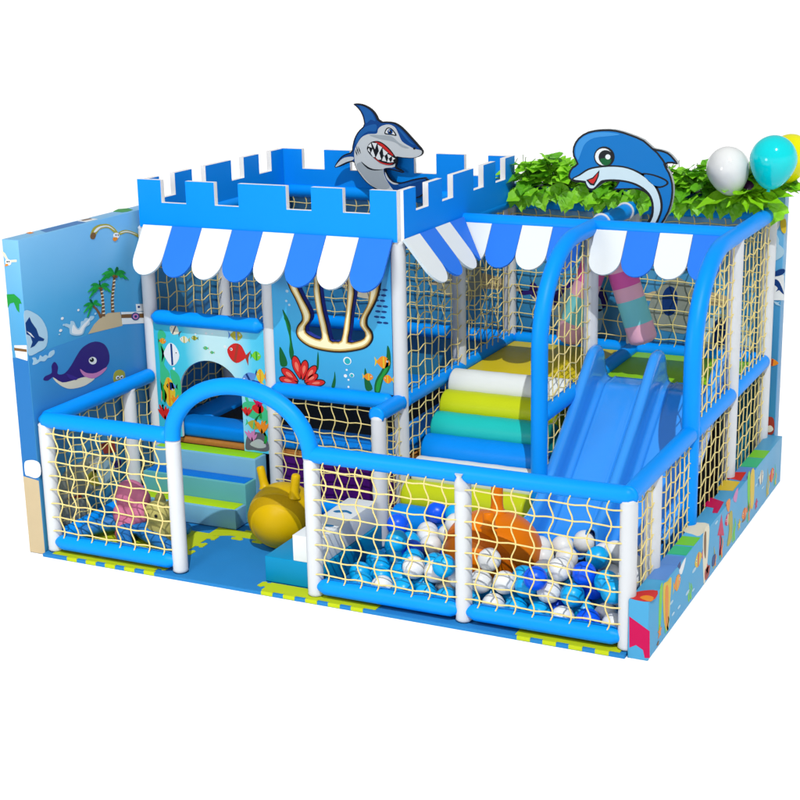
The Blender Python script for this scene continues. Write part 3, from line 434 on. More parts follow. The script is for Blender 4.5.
_whale = [([(0.096,1.398),(0.099,1.405),(0.106,1.411),(0.118,1.417),(0.134,1.42),(0.156,1.42),(0.177,1.421),(0.198,1.423),(0.209,1.431),(0.21,1.445),(0.211,1.459),(0.21,1.474),(0.215,1.487),(0.225,1.496),(0.236,1.503),(0.248,1.506),(0.26,1.502),(0.272,1.491),(0.282,1.477),(0.29,1.461),(0.291,1.446),(0.285,1.433),(0.28,1.42),(0.276,1.409),(0.281,1.399),(0.293,1.392),(0.309,1.387),(0.327,1.383),(0.344,1.382),(0.36,1.382),(0.377,1.385),(0.394,1.391),(0.413,1.399),(0.433,1.411),(0.455,1.424),(0.478,1.44),(0.501,1.458),(0.526,1.478),(0.552,1.497),(0.579,1.516),(0.606,1.53),(0.633,1.54),(0.661,1.547),(0.689,1.551),(0.717,1.554),(0.745,1.555),(0.772,1.553),(0.799,1.55),(0.826,1.543),(0.855,1.534),(0.881,1.522),(0.906,1.508),(0.927,1.492),(0.944,1.473),(0.958,1.452),(0.968,1.43),(0.975,1.408),(0.978,1.386),(0.976,1.364),(0.971,1.344),(0.961,1.327),(0.945,1.315),(0.926,1.304),(0.904,1.295),(0.879,1.287),(0.851,1.28),(0.823,1.274),(0.793,1.27),(0.764,1.267),(0.737,1.267),(0.709,1.268),(0.682,1.268),(0.655,1.266),(0.628,1.262),(0.6,1.258),(0.572,1.255),(0.541,1.255),(0.508,1.257),(0.475,1.261),(0.443,1.267),(0.413,1.274),(0.386,1.282),(0.361,1.291),(0.338,1.301),(0.317,1.314),(0.297,1.328),(0.28,1.342),(0.264,1.356),(0.251,1.367),(0.24,1.376),(0.229,1.383),(0.219,1.388),(0.206,1.388),(0.193,1.384),(0.178,1.381),(0.163,1.377),(0.146,1.376),(0.129,1.38),(0.114,1.385),(0.101,1.391)],I_DPURPLE,0),([(0.22,1.385),(0.244,1.369),(0.283,1.34),(0.328,1.316),(0.377,1.306),(0.431,1.301),(0.483,1.298),(0.529,1.296),(0.573,1.295),(0.617,1.29),(0.67,1.278),(0.725,1.262),(0.754,1.247),(0.741,1.237),(0.703,1.228),(0.663,1.222),(0.628,1.218),(0.592,1.217),(0.554,1.219),(0.51,1.223),(0.465,1.229),(0.423,1.238),(0.386,1.251),(0.353,1.267),(0.324,1.284),(0.297,1.302),(0.273,1.321),(0.253,1.338),(0.234,1.359),(0.22,1.378)],I_CREAM,1),([(0.572,1.369),(0.588,1.358),(0.615,1.337),(0.647,1.318),(0.687,1.304),(0.733,1.292),(0.78,1.286),(0.836,1.289),(0.893,1.297),(0.928,1.3),(0.928,1.292),(0.906,1.278),(0.876,1.266),(0.838,1.256),(0.792,1.249),(0.748,1.247),(0.709,1.254),(0.673,1.268),(0.643,1.282),(0.619,1.296),(0.602,1.311),(0.589,1.326),(0.577,1.344),(0.57,1.361)],I_PINK,2),([(0.387,1.372),(0.4,1.37),(0.424,1.36),(0.45,1.348),(0.477,1.334),(0.506,1.317),(0.524,1.304),(0.524,1.297),(0.513,1.293),(0.496,1.294),(0.473,1.302),(0.444,1.313),(0.421,1.327),(0.403,1.343),(0.39,1.362)],I_PURPLE,2),([(0.796,1.387),(0.791,1.377),(0.781,1.369),(0.767,1.366),(0.75,1.366),(0.732,1.37),(0.716,1.378),(0.703,1.388),(0.696,1.4),(0.694,1.411),(0.698,1.421),(0.708,1.429),(0.723,1.432),(0.74,1.432),(0.757,1.428),(0.773,1.421),(0.786,1.41),(0.794,1.399)],I_WHITE,2),([(0.759,1.403),(0.755,1.395),(0.746,1.391),(0.734,1.39),(0.721,1.393),(0.709,1.4),(0.702,1.408),(0.7,1.417),(0.704,1.424),(0.713,1.428),(0.725,1.429),(0.738,1.426),(0.75,1.42),(0.757,1.411)],OUTLINE,3),([(0.731,1.418),(0.727,1.414),(0.719,1.414),(0.712,1.417),(0.709,1.423),(0.713,1.427),(0.721,1.427),(0.728,1.423)],I_WHITE,4)]
_palm = [([(1.046,1.746),(1.088,1.737),(1.089,1.844),(1.112,1.942),(1.139,2.026),(1.109,2.032),(1.079,1.948),(1.053,1.851)],I_BROWN,1),([(0.905,1.741),(0.957,1.73),(0.959,1.836),(0.952,1.922),(0.937,1.979),(0.91,1.981),(0.923,1.911),(0.926,1.842)],I_BROWN,1),([(0.884,1.728),(0.918,1.731),(0.895,1.774),(0.857,1.822),(0.807,1.86),(0.799,1.844),(0.839,1.809),(0.867,1.769)],I_BROWN,1),([(1.101,2.009),(1.135,2.008),(1.134,1.998),(1.1,1.999)],I_CREAM,2),([(1.095,1.979),(1.129,1.978),(1.128,1.968),(1.094,1.969)],I_CREAM,2),([(1.089,1.95),(1.123,1.948),(1.122,1.938),(1.088,1.94)],I_CREAM,2),([(1.075,1.922),(1.109,1.92),(1.108,1.91),(1.074,1.912)],I_CREAM,2),([(1.069,1.892),(1.103,1.891),(1.101,1.881),(1.068,1.882)],I_CREAM,2),([(1.063,1.863),(1.097,1.861),(1.095,1.851),(1.061,1.852)],I_CREAM,2),([(1.057,1.833),(1.09,1.831),(1.089,1.821),(1.055,1.823)],I_CREAM,2),([(1.059,1.802),(1.093,1.8),(1.091,1.79),(1.058,1.791)],I_CREAM,2),([(1.053,1.772),(1.087,1.77),(1.085,1.76),(1.052,1.762)],I_CREAM,2),([(0.923,1.951),(0.959,1.949),(0.958,1.94),(0.922,1.941)],I_CREAM,2),([(0.923,1.921),(0.959,1.919),(0.958,1.909),(0.922,1.911)],I_CREAM,2),([(0.923,1.89),(0.959,1.888),(0.958,1.878),(0.922,1.88)],I_CREAM,2),([(0.923,1.86),(0.959,1.858),(0.958,1.848),(0.922,1.85)],I_CREAM,2),([(0.923,1.829),(0.959,1.827),(0.958,1.817),(0.922,1.819)],I_CREAM,2),([(0.923,1.799),(0.959,1.796),(0.958,1.786),(0.922,1.789)],I_CREAM,2),([(0.923,1.768),(0.959,1.765),(0.958,1.755),(0.922,1.758)],I_CREAM,2),([(1.127,2.063),(1.156,2.064),(1.184,2.06),(1.212,2.052),(1.24,2.039),(1.268,2.021),(1.295,1.999),(1.321,1.973),(1.321,1.969),(1.303,1.985),(1.264,1.988),(1.247,2.012),(1.207,2.009),(1.192,2.035),(1.152,2.036),(1.136,2.053)],ink('print_leaf_green',40,165,70),3),([(1.127,2.063),(1.151,2.073),(1.175,2.079),(1.198,2.08),(1.221,2.076),(1.243,2.068),(1.265,2.055),(1.286,2.039),(1.286,2.035),(1.274,2.041),(1.239,2.035),(1.228,2.05),(1.193,2.037),(1.182,2.054),(1.147,2.045),(1.136,2.053)],I_GREEN,4),([(1.127,2.063),(1.136,2.082),(1.146,2.096),(1.154,2.106),(1.163,2.112),(1.17,2.112),(1.177,2.108),(1.184,2.101),(1.184,2.097),(1.186,2.094),(1.166,2.079),(1.17,2.085),(1.149,2.063),(1.153,2.071),(1.133,2.054),(1.136,2.053)],I_DGREEN,5),([(1.127,2.063),(1.115,2.084),(1.104,2.101),(1.092,2.113),(1.079,2.121),(1.066,2.124),(1.052,2.122),(1.038,2.117),(1.037,2.113),(1.06,2.109),(1.062,2.091),(1.086,2.094),(1.086,2.07),(1.111,2.076),(1.112,2.056),(1.136,2.053)],I_GREEN,3),([(1.127,2.063),(1.103,2.08),(1.08,2.092),(1.056,2.1),(1.031,2.103),(1.006,2.101),(0.98,2.095),(0.954,2.086),(0.954,2.082),(0.989,2.082),(1.002,2.069),(1.038,2.077),(1.05,2.057),(1.087,2.067),(1.1,2.052),(1.136,2.053)],ink('print_leaf_green',40,165,70),4),([(1.127,2.063),(1.099,2.073),(1.07,2.078),(1.041,2.078),(1.012,2.074),(0.982,2.065),(0.952,2.052),(0.922,2.036),(0.921,2.031),(0.961,2.038),(0.978,2.032),(1.019,2.048),(1.036,2.035),(1.077,2.053),(1.095,2.044),(1.136,2.053)],I_GREEN,5),([(0.917,1.997),(0.941,1.995),(0.964,1.99),(0.987,1.981),(1.009,1.969),(1.031,1.952),(1.053,1.931),(1.074,1.908),(1.074,1.904),(1.06,1.919),(1.028,1.924),(1.015,1.946),(0.982,1.945),(0.969,1.969),(0.938,1.971),(0.924,1.988)],ink('print_leaf_green',40,165,70),3),([(0.917,1.997),(0.936,2.005),(0.955,2.011),(0.973,2.012),(0.991,2.009),(1.009,2.003),(1.026,1.993),(1.043,1.98),(1.043,1.976),(1.033,1.981),(1.006,1.975),(0.997,1.987),(0.969,1.976),(0.961,1.989),(0.933,1.981),(0.924,1.988)],I_GREEN,4),([(0.917,1.997),(0.917,2.014),(0.917,2.028),(0.916,2.038),(0.914,2.044),(0.913,2.047),(0.911,2.045),(0.908,2.041),(0.907,2.037),(0.917,2.034),(0.909,2.019),(0.92,2.022),(0.911,2.002),(0.922,2.007),(0.914,1.99),(0.924,1.988)],I_DGREEN,5),([(0.917,1.997),(0.901,2.012),(0.884,2.024),(0.867,2.032),(0.85,2.036),(0.832,2.037),(0.813,2.033),(0.795,2.027),(0.794,2.023),(0.82,2.022),(0.828,2.009),(0.855,2.014),(0.863,1.996),(0.89,2.003),(0.898,1.988),(0.924,1.988)],I_GREEN,3),([(0.917,1.997),(0.894,2.005),(0.872,2.01),(0.848,2.012),(0.825,2.009),(0.801,2.003),(0.776,1.993),(0.751,1.98),(0.751,1.976),(0.783,1.981),(0.797,1.975),(0.83,1.987),(0.844,1.976),(0.877,1.989),(0.892,1.981),(0.924,1.988)],ink('print_leaf_green',40,165,70),4),([(0.917,1.997),(0.896,1.998),(0.874,1.995),(0.852,1.989),(0.829,1.979),(0.806,1.965),(0.783,1.947),(0.76,1.927),(0.759,1.923),(0.79,1.936),(0.803,1.937),(0.835,1.957),(0.847,1.953),(0.88,1.974),(0.893,1.974),(0.924,1.988)],I_GREEN,5),([(0.803,1.871),(0.821,1.873),(0.838,1.873),(0.856,1.87),(0.873,1.864),(0.889,1.854),(0.906,1.842),(0.922,1.827),(0.921,1.823),(0.911,1.832),(0.886,1.831),(0.877,1.845),(0.852,1.84),(0.843,1.856),(0.818,1.853),(0.808,1.863)],ink('print_leaf_green',40,165,70),3),([(0.803,1.871),(0.813,1.881),(0.824,1.888),(0.833,1.893),(0.843,1.894),(0.852,1.892),(0.861,1.888),(0.87,1.881),(0.869,1.877),(0.866,1.878),(0.849,1.869),(0.847,1.876),(0.83,1.863),(0.828,1.871),(0.811,1.861),(0.808,1.863)],I_GREEN,4),([(0.803,1.871),(0.798,1.885),(0.793,1.896),(0.788,1.904),(0.782,1.91),(0.776,1.912),(0.769,1.911),(0.763,1.908),(0.762,1.904),(0.775,1.901),(0.773,1.889),(0.786,1.891),(0.784,1.875),(0.797,1.879),(0.795,1.865),(0.808,1.863)],I_DGREEN,5),([(0.803,1.871),(0.786,1.88),(0.769,1.887),(0.752,1.891),(0.735,1.891),(0.717,1.889),(0.699,1.884),(0.681,1.877),(0.681,1.872),(0.705,1.874),(0.715,1.866),(0.739,1.873),(0.749,1.861),(0.774,1.87),(0.784,1.86),(0.808,1.863)],I_GREEN,3),([(0.803,1.871),(0.785,1.872),(0.768,1.872),(0.75,1.868),(0.731,1.861),(0.713,1.851),(0.694,1.838),(0.674,1.823),(0.674,1.819),(0.699,1.828),(0.71,1.828),(0.736,1.843),(0.746,1.838),(0.772,1.854),(0.783,1.853),(0.808,1.863)],ink('print_leaf_green',40,165,70),4),([(0.803,1.871),(0.791,1.866),(0.78,1.858),(0.768,1.848),(0.755,1.834),(0.742,1.817),(0.729,1.798),(0.716,1.776),(0.716,1.772),(0.735,1.788),(0.74,1.794),(0.759,1.816),(0.764,1.818),(0.784,1.841),(0.789,1.846),(0.808,1.863)],I_GREEN,5),([(1.132,2.041),(1.128,2.035),(1.118,2.032),(1.106,2.034),(1.096,2.04),(1.094,2.048),(1.098,2.054),(1.108,2.057),(1.12,2.054),(1.13,2.048)],I_BROWN,6),([(1.162,2.03),(1.158,2.024),(1.148,2.021),(1.136,2.024),(1.126,2.03),(1.123,2.037),(1.128,2.043),(1.138,2.046),(1.15,2.044),(1.16,2.038)],I_BROWN,6),([(0.92,1.977),(0.916,1.972),(0.908,1.97),(0.898,1.972),(0.89,1.977),(0.888,1.984),(0.892,1.989),(0.9,1.991),(0.91,1.989),(0.918,1.984)],I_BROWN,6),([(0.944,1.969),(0.94,1.964),(0.932,1.962),(0.922,1.964),(0.914,1.969),(0.912,1.976),(0.915,1.981),(0.924,1.983),(0.934,1.981),(0.942,1.976)],I_BROWN,6)]
TB = T_y(4.0)
for dx in (0.5, 2.55):
    prints(bw, bw, TB, [('whale_print', shift(_whale, dx - .2, 0.12)), ('palm_tree_print', [([(dx + 1.0, 1.53), (dx + 1.2, 1.62), (dx + 1.6, 1.68), (dx + 1.9, 1.62), (dx + 2.0, 1.53)], SAND, 0)] + shift(_palm, dx + .55, 0.10)),
        ('seagull_print', shift(_gull, dx + .1, 0.0))], 0.0016)
for i, (px, pz, k) in enumerate([(0.35, 1.85, 1), (1.85, 1.75, 1), (3.05, 1.5, 1), (3.95, 1.6, 1), (4.42, 1.35, .8)]):
    prints(bw, bw, TB, [('rock_print', [(smooth([(px - .22, pz - .32), (px + .2, pz - .36), (px + .25, pz - .05), (px + .08, pz + .18), (px - .1, pz + .12), (px - .25, pz - .1)], 1), I_ROCK if i % 2 else I_PALE, 2),
         (smooth([(px - .1, pz - .2), (px + .02, pz - .18), (px + .04, pz + .02), (px - .04, pz + .1), (px - .12, pz)], 2), I_NAVY, 3)])], 0.0016)
prints(bw, bw, TB, [
 ('pelican_print', [(cr([(4.807,2.314),(4.818,2.344),(4.86,2.363),(4.897,2.362),(4.912,2.341),(4.887,2.326),(4.861,2.329),(4.86,2.282),(4.84,2.237),(4.806,2.225),(4.8,2.244),(4.83,2.263),(4.842,2.303)],3), I_WHITE, 4), (cr([(4.87,2.325),(4.909,2.336),(4.919,2.276),(4.915,2.215),(4.887,2.222),(4.869,2.273)],3), I_YEL, 5), (circ(4.881,2.342,0.0100,18,0.0100), OUTLINE, 6)]),
 ('cloud_print', [(cr([(4.791,2.165),(4.833,2.202),(4.862,2.151),(4.861,2.116),(4.898,2.083),(4.912,2.04),(4.877,1.994),(4.8,1.972)],3), I_PALE, 3)]),
 ('dolphin_print', [([(4.793,1.848),(4.918,1.847),(4.931,1.626),(4.803,1.617)], I_WHITE, 3), (cr([(4.8,1.834),(4.864,1.888),(4.919,1.9),(4.92,1.865),(4.866,1.835)],3), I_NAVY, 5), (cr([(4.803,1.769),(4.837,1.806),(4.877,1.791),(4.909,1.731),(4.926,1.679),(4.901,1.695),(4.882,1.712),(4.855,1.696),(4.871,1.729),(4.835,1.753),(4.82,1.707),(4.807,1.689)],3), I_NAVY, 4)]),
 ('wave_print', [([(4.838,1.611),(4.877,1.601),(4.894,1.615),(4.881,1.591),(4.905,1.571),(4.86,1.582)], I_PALE, 4)]),
 ('fish_print', [(cr([(4.817,1.061),(4.847,1.093),(4.901,1.066),(4.902,1.047),(4.854,1.025),(4.832,1.041)],3), I_ORANGE, 4), ([(4.847,1.09),(4.862,1.087),(4.857,1.029),(4.843,1.031)], I_COPPER, 5)]),
 ('starfish_print', [(cr([(4.789,0.482),(4.809,0.54),(4.871,0.556),(4.894,0.512),(4.892,0.409),(4.825,0.377),(4.792,0.407)],3), I_COPPER, 4), (cr([(4.805,0.428),(4.857,0.48),(4.89,0.446),(4.859,0.415)],3), I_CREAM, 5)]),
], 0.0016)

# low printed wall along the right side
sk = thing('low_wall', 'low box wall along the right side with a bright printed sea pattern', 'wall', (4.9, 2.0, -.03))
mb = MB(); mb.box(4.832, -.072, -.032, 4.972, 3.99, 0.392, SKIRT, 0.003); mb.build('wall_panel', sk, sk)
def bands(nm, T, lst): prints(sk, sk, T, [(nm, [(p, m, i % 3) for i, (p, m) in enumerate(lst)])], 0.0)
yb = lambda a, b: [(4.835, a), (4.969, a + .02), (4.969, b + .02), (4.835, b)]
bands('striped_print', T_z(.392), [(yb(.32, .62), I_PERI), (yb(.62, .80), I_PERI), (yb(.83, 1.0), I_SEAGREEN), (yb(1.03, 1.22), I_LIME), (yb(1.22, 1.40), I_SKY), (yb(3.0, 3.25), I_SEAGREEN), (yb(3.27, 3.5), I_LIME), (yb(2.62, 2.98), I_PERI)])
bands('fish_print', T_z(.392), [
 (cr([(4.831,-0.048),(4.85,0.079),(4.967,0.144),(4.98,-0.051)],3), I_RED), (cr([(4.894,-0.021),(4.919,0.034),(4.976,0.021),(4.976,-0.053)],3), I_ORANGE),
 (cr([(4.813,1.324),(4.825,1.501),(4.954,1.535),(4.956,1.27),(4.893,1.28)],3), I_CREAM),
 ([(4.801,1.919),(4.812,2.137),(4.932,2.073),(4.951,1.802),(4.913,1.792),(4.893,1.906)], I_MAG),
 ([(4.802,2.332),(4.799,2.601),(4.931,2.6),(4.933,2.359)], I_YEL), ([(4.803,2.648),(4.803,2.816),(4.92,2.863),(4.932,2.628)], I_RED), ([(4.8,2.465),(4.85,2.595),(4.904,2.508),(4.879,2.444)], I_MAG)])
TS = T_x(4.972)
bands('seaweed_print', TS, [
 (cr([(0.173,0.369),(0.241,0.416),(0.24,0.288),(0.213,0.048),(0.173,0.093)],3), I_LIME), (cr([(0.256,0.374),(0.365,0.378),(0.458,0.367),(0.442,0.208),(0.413,-0.006),(0.306,0.094)],3), I_YEL), (cr([(0.308,0.335),(0.382,0.325),(0.393,0.078),(0.345,0.059)],3), I_ORANGE),
 (cr([(2.683,0.402),(2.765,0.428),(2.798,0.134),(2.75,0.106)],3), I_LIME), (cr([(2.787,0.399),(2.919,0.402),(2.944,0.108),(2.839,0.098)],3), I_YEL),
 (cr([(2.059,0.273),(2.185,0.283),(2.204,0.055),(2.063,0.03),(2.109,0.151)],3), I_OLIVE)])
bands('fish_print', TS, [
 (cr([(1.296,0.389),(1.465,0.41),(1.471,0.251),(1.427,0.025),(1.36,-0.01)],3), I_CREAM), (cr([(1.326,0.379),(1.382,0.383),(1.394,0.179),(1.343,0.237)],3), I_BROWN), (cr([(1.392,0.079),(1.524,0.071),(1.504,-0.004),(1.402,-0.006)],3), I_COPPER),
 ([(1.74,0.234),(1.843,0.371),(1.95,0.16),(1.869,0.189),(1.891,0.029),(1.813,0.037),(1.804,0.211)], I_MAG), (cr([(2.202,0.389),(2.359,0.427),(2.31,0.32)],3), I_PINK), (cr([(0.655,0.349),(0.82,0.388),(0.725,0.299)],3), I_WHITE), (cr([(0.612,0.398),(0.688,0.408),(0.681,0.353)],3), I_NAVY), (cr([(1.982,0.423),(2.102,0.415),(2.084,0.317),(2.016,0.35)],3), I_ORANGE),
 (cr([(0.134,-0.002),(0.18,0.012),(0.171,-0.018)],3), I_BROWN), (cr([(2.533,0.07),(2.683,0.093),(2.656,0.05)],3), I_BROWN), (cr([(1.608,0.101),(1.698,0.099),(1.678,0.024),(1.603,0.031)],3), I_NAVY)])
rk = random.Random(8)
def star(cx, cz, r0): return [(cx + (r0 if k % 2 == 0 else r0 * .45) * math.cos(PI / 2 + PI * k / 5), cz + (r0 if k % 2 == 0 else r0 * .45) * math.sin(PI / 2 + PI * k / 5)) for k in range(10)]
def weed(cx, h): return cr([(cx - .012, .0), (cx - .03, h * .35), (cx + .005, h * .6), (cx - .015, h), (cx + .03, h * .62), (cx + .004, h * .33), (cx + .018, .0)], 3)
for y in (0.35, .95, 1.65, 1.85, 2.25, 2.75, 3.45, 3.75):
    prints(sk, sk, TS, [('seaweed_print', [(weed(y, rk.uniform(.15, .30)), rk.choice([I_LIME, I_SEAGREEN, I_OLIVE]), 0), (weed(y + .05, rk.uniform(.10, .22)), rk.choice([I_YEL, I_ORANGE, I_LIME]), 1)])])
for y, z, m, m2 in ((.62, .27, I_ORANGE, I_YEL), (1.18, .24, I_YEL, I_MAG), (2.05, .26, I_MAG, I_CREAM), (2.62, .12, I_ORANGE, I_RED), (3.2, .25, I_CREAM, I_NAVY), (3.62, .14, I_RED, I_YEL)):
    prints(sk, sk, TS, [('fish_print', fish(y, z, rk.uniform(.14, .2), rk.uniform(.09, .13), m, m2, rk.choice([1, -1])))])
for y, z, m in ((.20, .07, I_ORANGE), (1.45, .06, I_RED), (2.45, .08, I_YEL), (3.05, .06, I_MAG)):
    prints(sk, sk, TS, [('starfish_print', [(star(y, z, .05), m, 2)])])
bands('bubble_print', TS, [(cp, I_PALE) for cp in (circ(0.483,0.174,0.0422,18,0.0110), circ(0.531,0.069,0.0355,18,0.0100), circ(0.678,0.062,0.0364,18,0.0100), circ(0.906,0.085,0.0526,18,0.0141), circ(1.069,0.199,0.0531,18,0.0151), circ(1.059,0.046,0.0314,18,0.0081), circ(3.02,0.239,0.0398,18,0.0092), circ(3.103,0.279,0.0408,18,0.0100), circ(3.268,0.138,0.0421,18,0.0092), circ(3.546,0.176,0.0430,18,0.0092), circ(1.686,0.359,0.0414,18,0.0102))])
bands('coral_print', T_y(-.072), [([(4.838,0.27),(4.982,0.187),(4.987,-0.007),(4.952,-0.013),(4.939,0.043),(4.889,0.07),(4.844,0.043)], I_MAG)])

# ------------------------------------------------------------------ foam mats
def jig(x0, y0, x1, y1, n=7, d=0.05, sides='FRBL', ph=0):
    """square mat outline with interlocking teeth"""
    def side(a, b, on, k):
        a = Vector(a); b = Vector(b); o = [tuple(a)]
        if not on: return o
        t = (b - a); L = t.length; t.normalize(); nn = Vector((t.y, -t.x)); p = L / n
        for i in range(n):
            if (i + k) % 2: continue
            c = a + t * (i + .5) * p
            o += [tuple(c - t * p * .28), tuple(c - t * p * .40 + nn * d), tuple(c + t * p * .40 + nn * d), tuple(c + t * p * .28)]
        return o
    return side((x0, y0), (x1, y0), 'F' in sides, ph) + side((x1, y0), (x1, y1), 'R' in sides, ph) + side((x1, y1), (x0, y1), 'B' in sides, ph) + side((x0, y1), (x0, y0), 'L' in sides, ph)
def mat_obj(name, outline, m, label, z1=0.0, group=None, edge=None):
    mb = MB(); mb.plate([outline], T_z(0), -.033, z1, m, edge)
    c = outline[0]
    o = mb.build(name, None, None, (c[0], c[1], -.033)); return tag(o, label, 'mat', group)
# blue base under everything, lime tiles lying in it
mat_obj('foam_mat', [(-.06, -.10), (4.82, -.10), (4.82, 3.98), (-.06, 3.98)], MAT_B, 'large blue foam floor mat under the whole play frame', -0.006)
def lime_tile(o, label, gp=None):
    mb = MB(); mb.plate([o], T_z(0), -.0055, 0.0, MAT_L); return tag(mb.build('foam_mat', None, None, (o[0][0], o[0][1], -.0055)), label, 'mat', gp)
def knobs(a, b, n, d, w=.30):
    a = Vector(a); b = Vector(b); t = b - a; p = t.length / n; t.normalize(); nn = Vector((t.y, -t.x)); o = [tuple(a)]
    for i in range(n):
        c = a + t * (i + .5) * p
        o += [tuple(c + t * (p * k) + nn * (d * h)) for k, h in ((-w * .62, 0), (-w * .50, .30), (-w * .95, .62), (-w * .70, 1.0), (w * .70, 1.0), (w * .95, .62), (w * .50, .30), (w * .62, 0))]
    return o
lime_tile([(0.02, -.075)] + knobs((1.0, -.07), (1.0, .82), 5, .07) + knobs((1.13, .83), (1.92, .83), 4, .065) + [(1.92, .83), (1.92, .985), (1.2, .985), (1.2, .95), (.95, .95), (.95, .80), (0.02, .80)], 'yellow-green jigsaw foam mat in the left pen reaching behind the entrance')
lime_tile([(1.97, -.075), (2.93, -.075), (2.93, .075), (1.97, .075), (1.97, .06), (1.945, .055), (1.93, .075), (1.90, .065), (1.895, -.01), (1.93, -.022), (1.945, -.002), (1.97, -.01)], 'yellow-green jigsaw foam mat at the left front corner of the ball pit')
lime_tile([(4.02, -.075), (4.78, -.075), (4.78, .075), (4.02, .075)], 'yellow-green jigsaw foam mat at the right front corner of the ball pit')
# jigsaw teeth of the lime mats showing on the front edge of the blue mat
def teeth(x0, x1, p, label):
    mb = MB(); x = x0
    while x < x1 - .05:
        mb.box(x, -.1035, -.030, x + p * .52, -.0745, -.0004, MAT_L, 0.002); x += p
    mb.box(x0, -.0785, -.028, x - p * .48, -.0745, -.010, MAT_L)
    return tag(mb.build('mat_edging', None, None, (x0, -.1, -.03)), label, 'mat edging')
teeth(0.18, 1.12, 0.185, 'row of yellow jigsaw teeth in the mat edge below the left net')
teeth(1.98, 2.95, 0.19, 'row of yellow jigsaw teeth in the mat edge at the left of the ball pit')
teeth(4.04, 4.76, 0.19, 'row of yellow jigsaw teeth in the mat edge at the right of the ball pit')

# ------------------------------------------------------------------ low safety fence with the entrance arch
def post(root, x, y, z0, z1, name='post', m=None, r=RP):
    mb = MB(); mb.sleeve((x, y, z0), (x, y, z1), r, m or WHITE, 0.03, 0.72); return mb.build(name, root, root)
def rail(root, a, b, name='rail', m=None, r=RR, tip=0.05, tr=0.35):
    mb = MB(); mb.sleeve(a, b, r, m or BLUE, tip, tr); return mb.build(name, root, root)
def net(root, P, U, V, nu, nv, inside=None, ph=0, tail=0.25, r=0.0052):
    return net_mb(P, U, V, nu, nv, inside, ph=ph, tail=tail, r=r).build('net', root, root)

fe = thing('safety_fence', 'low front fence of white posts, blue rails and cream nets with an arched gateway', 'fence', (2.4, 0, 0))
for i in range(5): post(fe, X(i), 0, -.002, H1 - .02)
post(fe, 4.8, .56, 0.0, H1 - .02); post(fe, 0, 1.12, 0, H1 - .02); post(fe, 2.4, 1.10, 0, H1 - .01)
mb = MB(); mb.tube([(3.6, -.004, H1 - .10), (3.6, -.030, H1 - .062), (3.6, -.056, H1 - .035), (3.6, -.0665, H1 - .005), (3.6, -.066, H1 + .020)], .03, WHITE, 20, [.058, .052, .034, .016, .030]); mb.build('sleeve_tip', fe, fe)
rail(fe, (-.05, 0, H1), (1.2, 0, H1)); rail(fe, (2.36, 0, H1), (4.86, 0, H1))
rail(fe, (0, -.02, H1 + .004), (0, Y1 - .03, H1 + .004)); rail(fe, (4.8, -.03, H1 + .004), (4.8, Y1 - .04, H1 + .004), tip=.02, tr=.8); rail(fe, (2.4, 1.06, H1 + .003), (2.4, Y1 - .03, H1 + .003), tip=.02, tr=.8)
mb = MB(); mb.tube([(1.8 - .6 * math.cos(PI * i / 28), -.004, H1 - .02 + .47 * math.sin(PI * i / 28)) for i in range(29)], RR, BLUE, 24); mb.build('arch', fe, fe)
for a, b in ((0, 1), (2, 3), (3, 4)):
    rail(fe, (X(a) + .0, -.012, .085), (X(b) + .0, -.012, .085), tip=.09)
    net(fe, (X(a) + .055, -.048, .13), (1.09, 0, 0), (0, 0, .93), 8, 8, r=.0060)
rail(fe, (0, .02, .085), (0, Y1 - .06, .085)); rail(fe, (4.8, .02, .085), (4.8, Y1 - .06, .085))
net(fe, (-.02, .06, .13), (0, 1.40, 0), (0, 0, .93), 12, 8, ph=0)
net(fe, (4.822, .06, .13), (0, .45, 0), (0, 0, .93), 4, 8, ph=0); net(fe, (4.822, .62, .13), (0, .83, 0), (0, 0, .93), 7, 8, ph=0)
net(fe, (2.42, 1.15, .13), (0, .33, 0), (0, 0, .93), 3, 8, ph=0)

# ------------------------------------------------------------------ castle tower
ct = thing('castle_tower', 'two-storey tower at the left with white posts, nets and printed panels below the battlement', 'play tower', (1.2, 2.71, 0))
for x, y in ((0, Y1), (1.2, Y1), (2.4, Y1), (0, Y2), (2.4, Y2), (0, Y3), (1.2, Y3), (2.4, Y3)):
    post(ct, x, y, 0, H2 + .02)
for z in (H1, H2):
    rail(ct, (0.03, Y3, z), (2.37, Y3, z)); rail(ct, (0, Y1 + .04, z), (0, Y3 - .03, z)); rail(ct, (2.4, Y1 + .04, z), (2.4, Y3 - .03, z), tip=.02, tr=.8)
rail(ct, (1.22, Y1 - .05, H1), (2.36, Y1 - .05, H1)); rail(ct, (0.05, Y1 - .05, 1.632), (1.16, Y1 - .05, 1.632)); rail(ct, (0.03, Y1, H2 - .02), (2.37, Y1, H2 - .02))
rail(ct, (1.22, Y1 - .03, .10), (2.37, Y1 - .03, .10))
for a in (0, 1): net(ct, (X(a) + .05, Y3 - .03, H1 + .05), (1.1, 0, 0), (0, 0, 1.2), 8, 9)
for (y0, y1) in ((Y1, Y2), (Y2, Y3)):
    net(ct, (.02, y0 + .05, H1 + .05), (0, 1.08, 0), (0, 0, 1.2), 8, 9, ph=0); net(ct, (2.44, y0 + .05, H1 + .05), (0, 1.08, 0), (0, 0, 1.2), 8, 9, ph=0)
    net(ct, (.02, y0 + .05, .5), (0, 1.08, 0), (0, 0, .55), 9, 5, ph=0)
net(ct, (2.44, Y1 + .05, .12), (0, 1.08, 0), (0, 0, .93), 8, 8, ph=0)
net(ct, (1.255, Y1 - .06, .13), (1.09, 0, 0), (0, 0, .93), 9, 8)
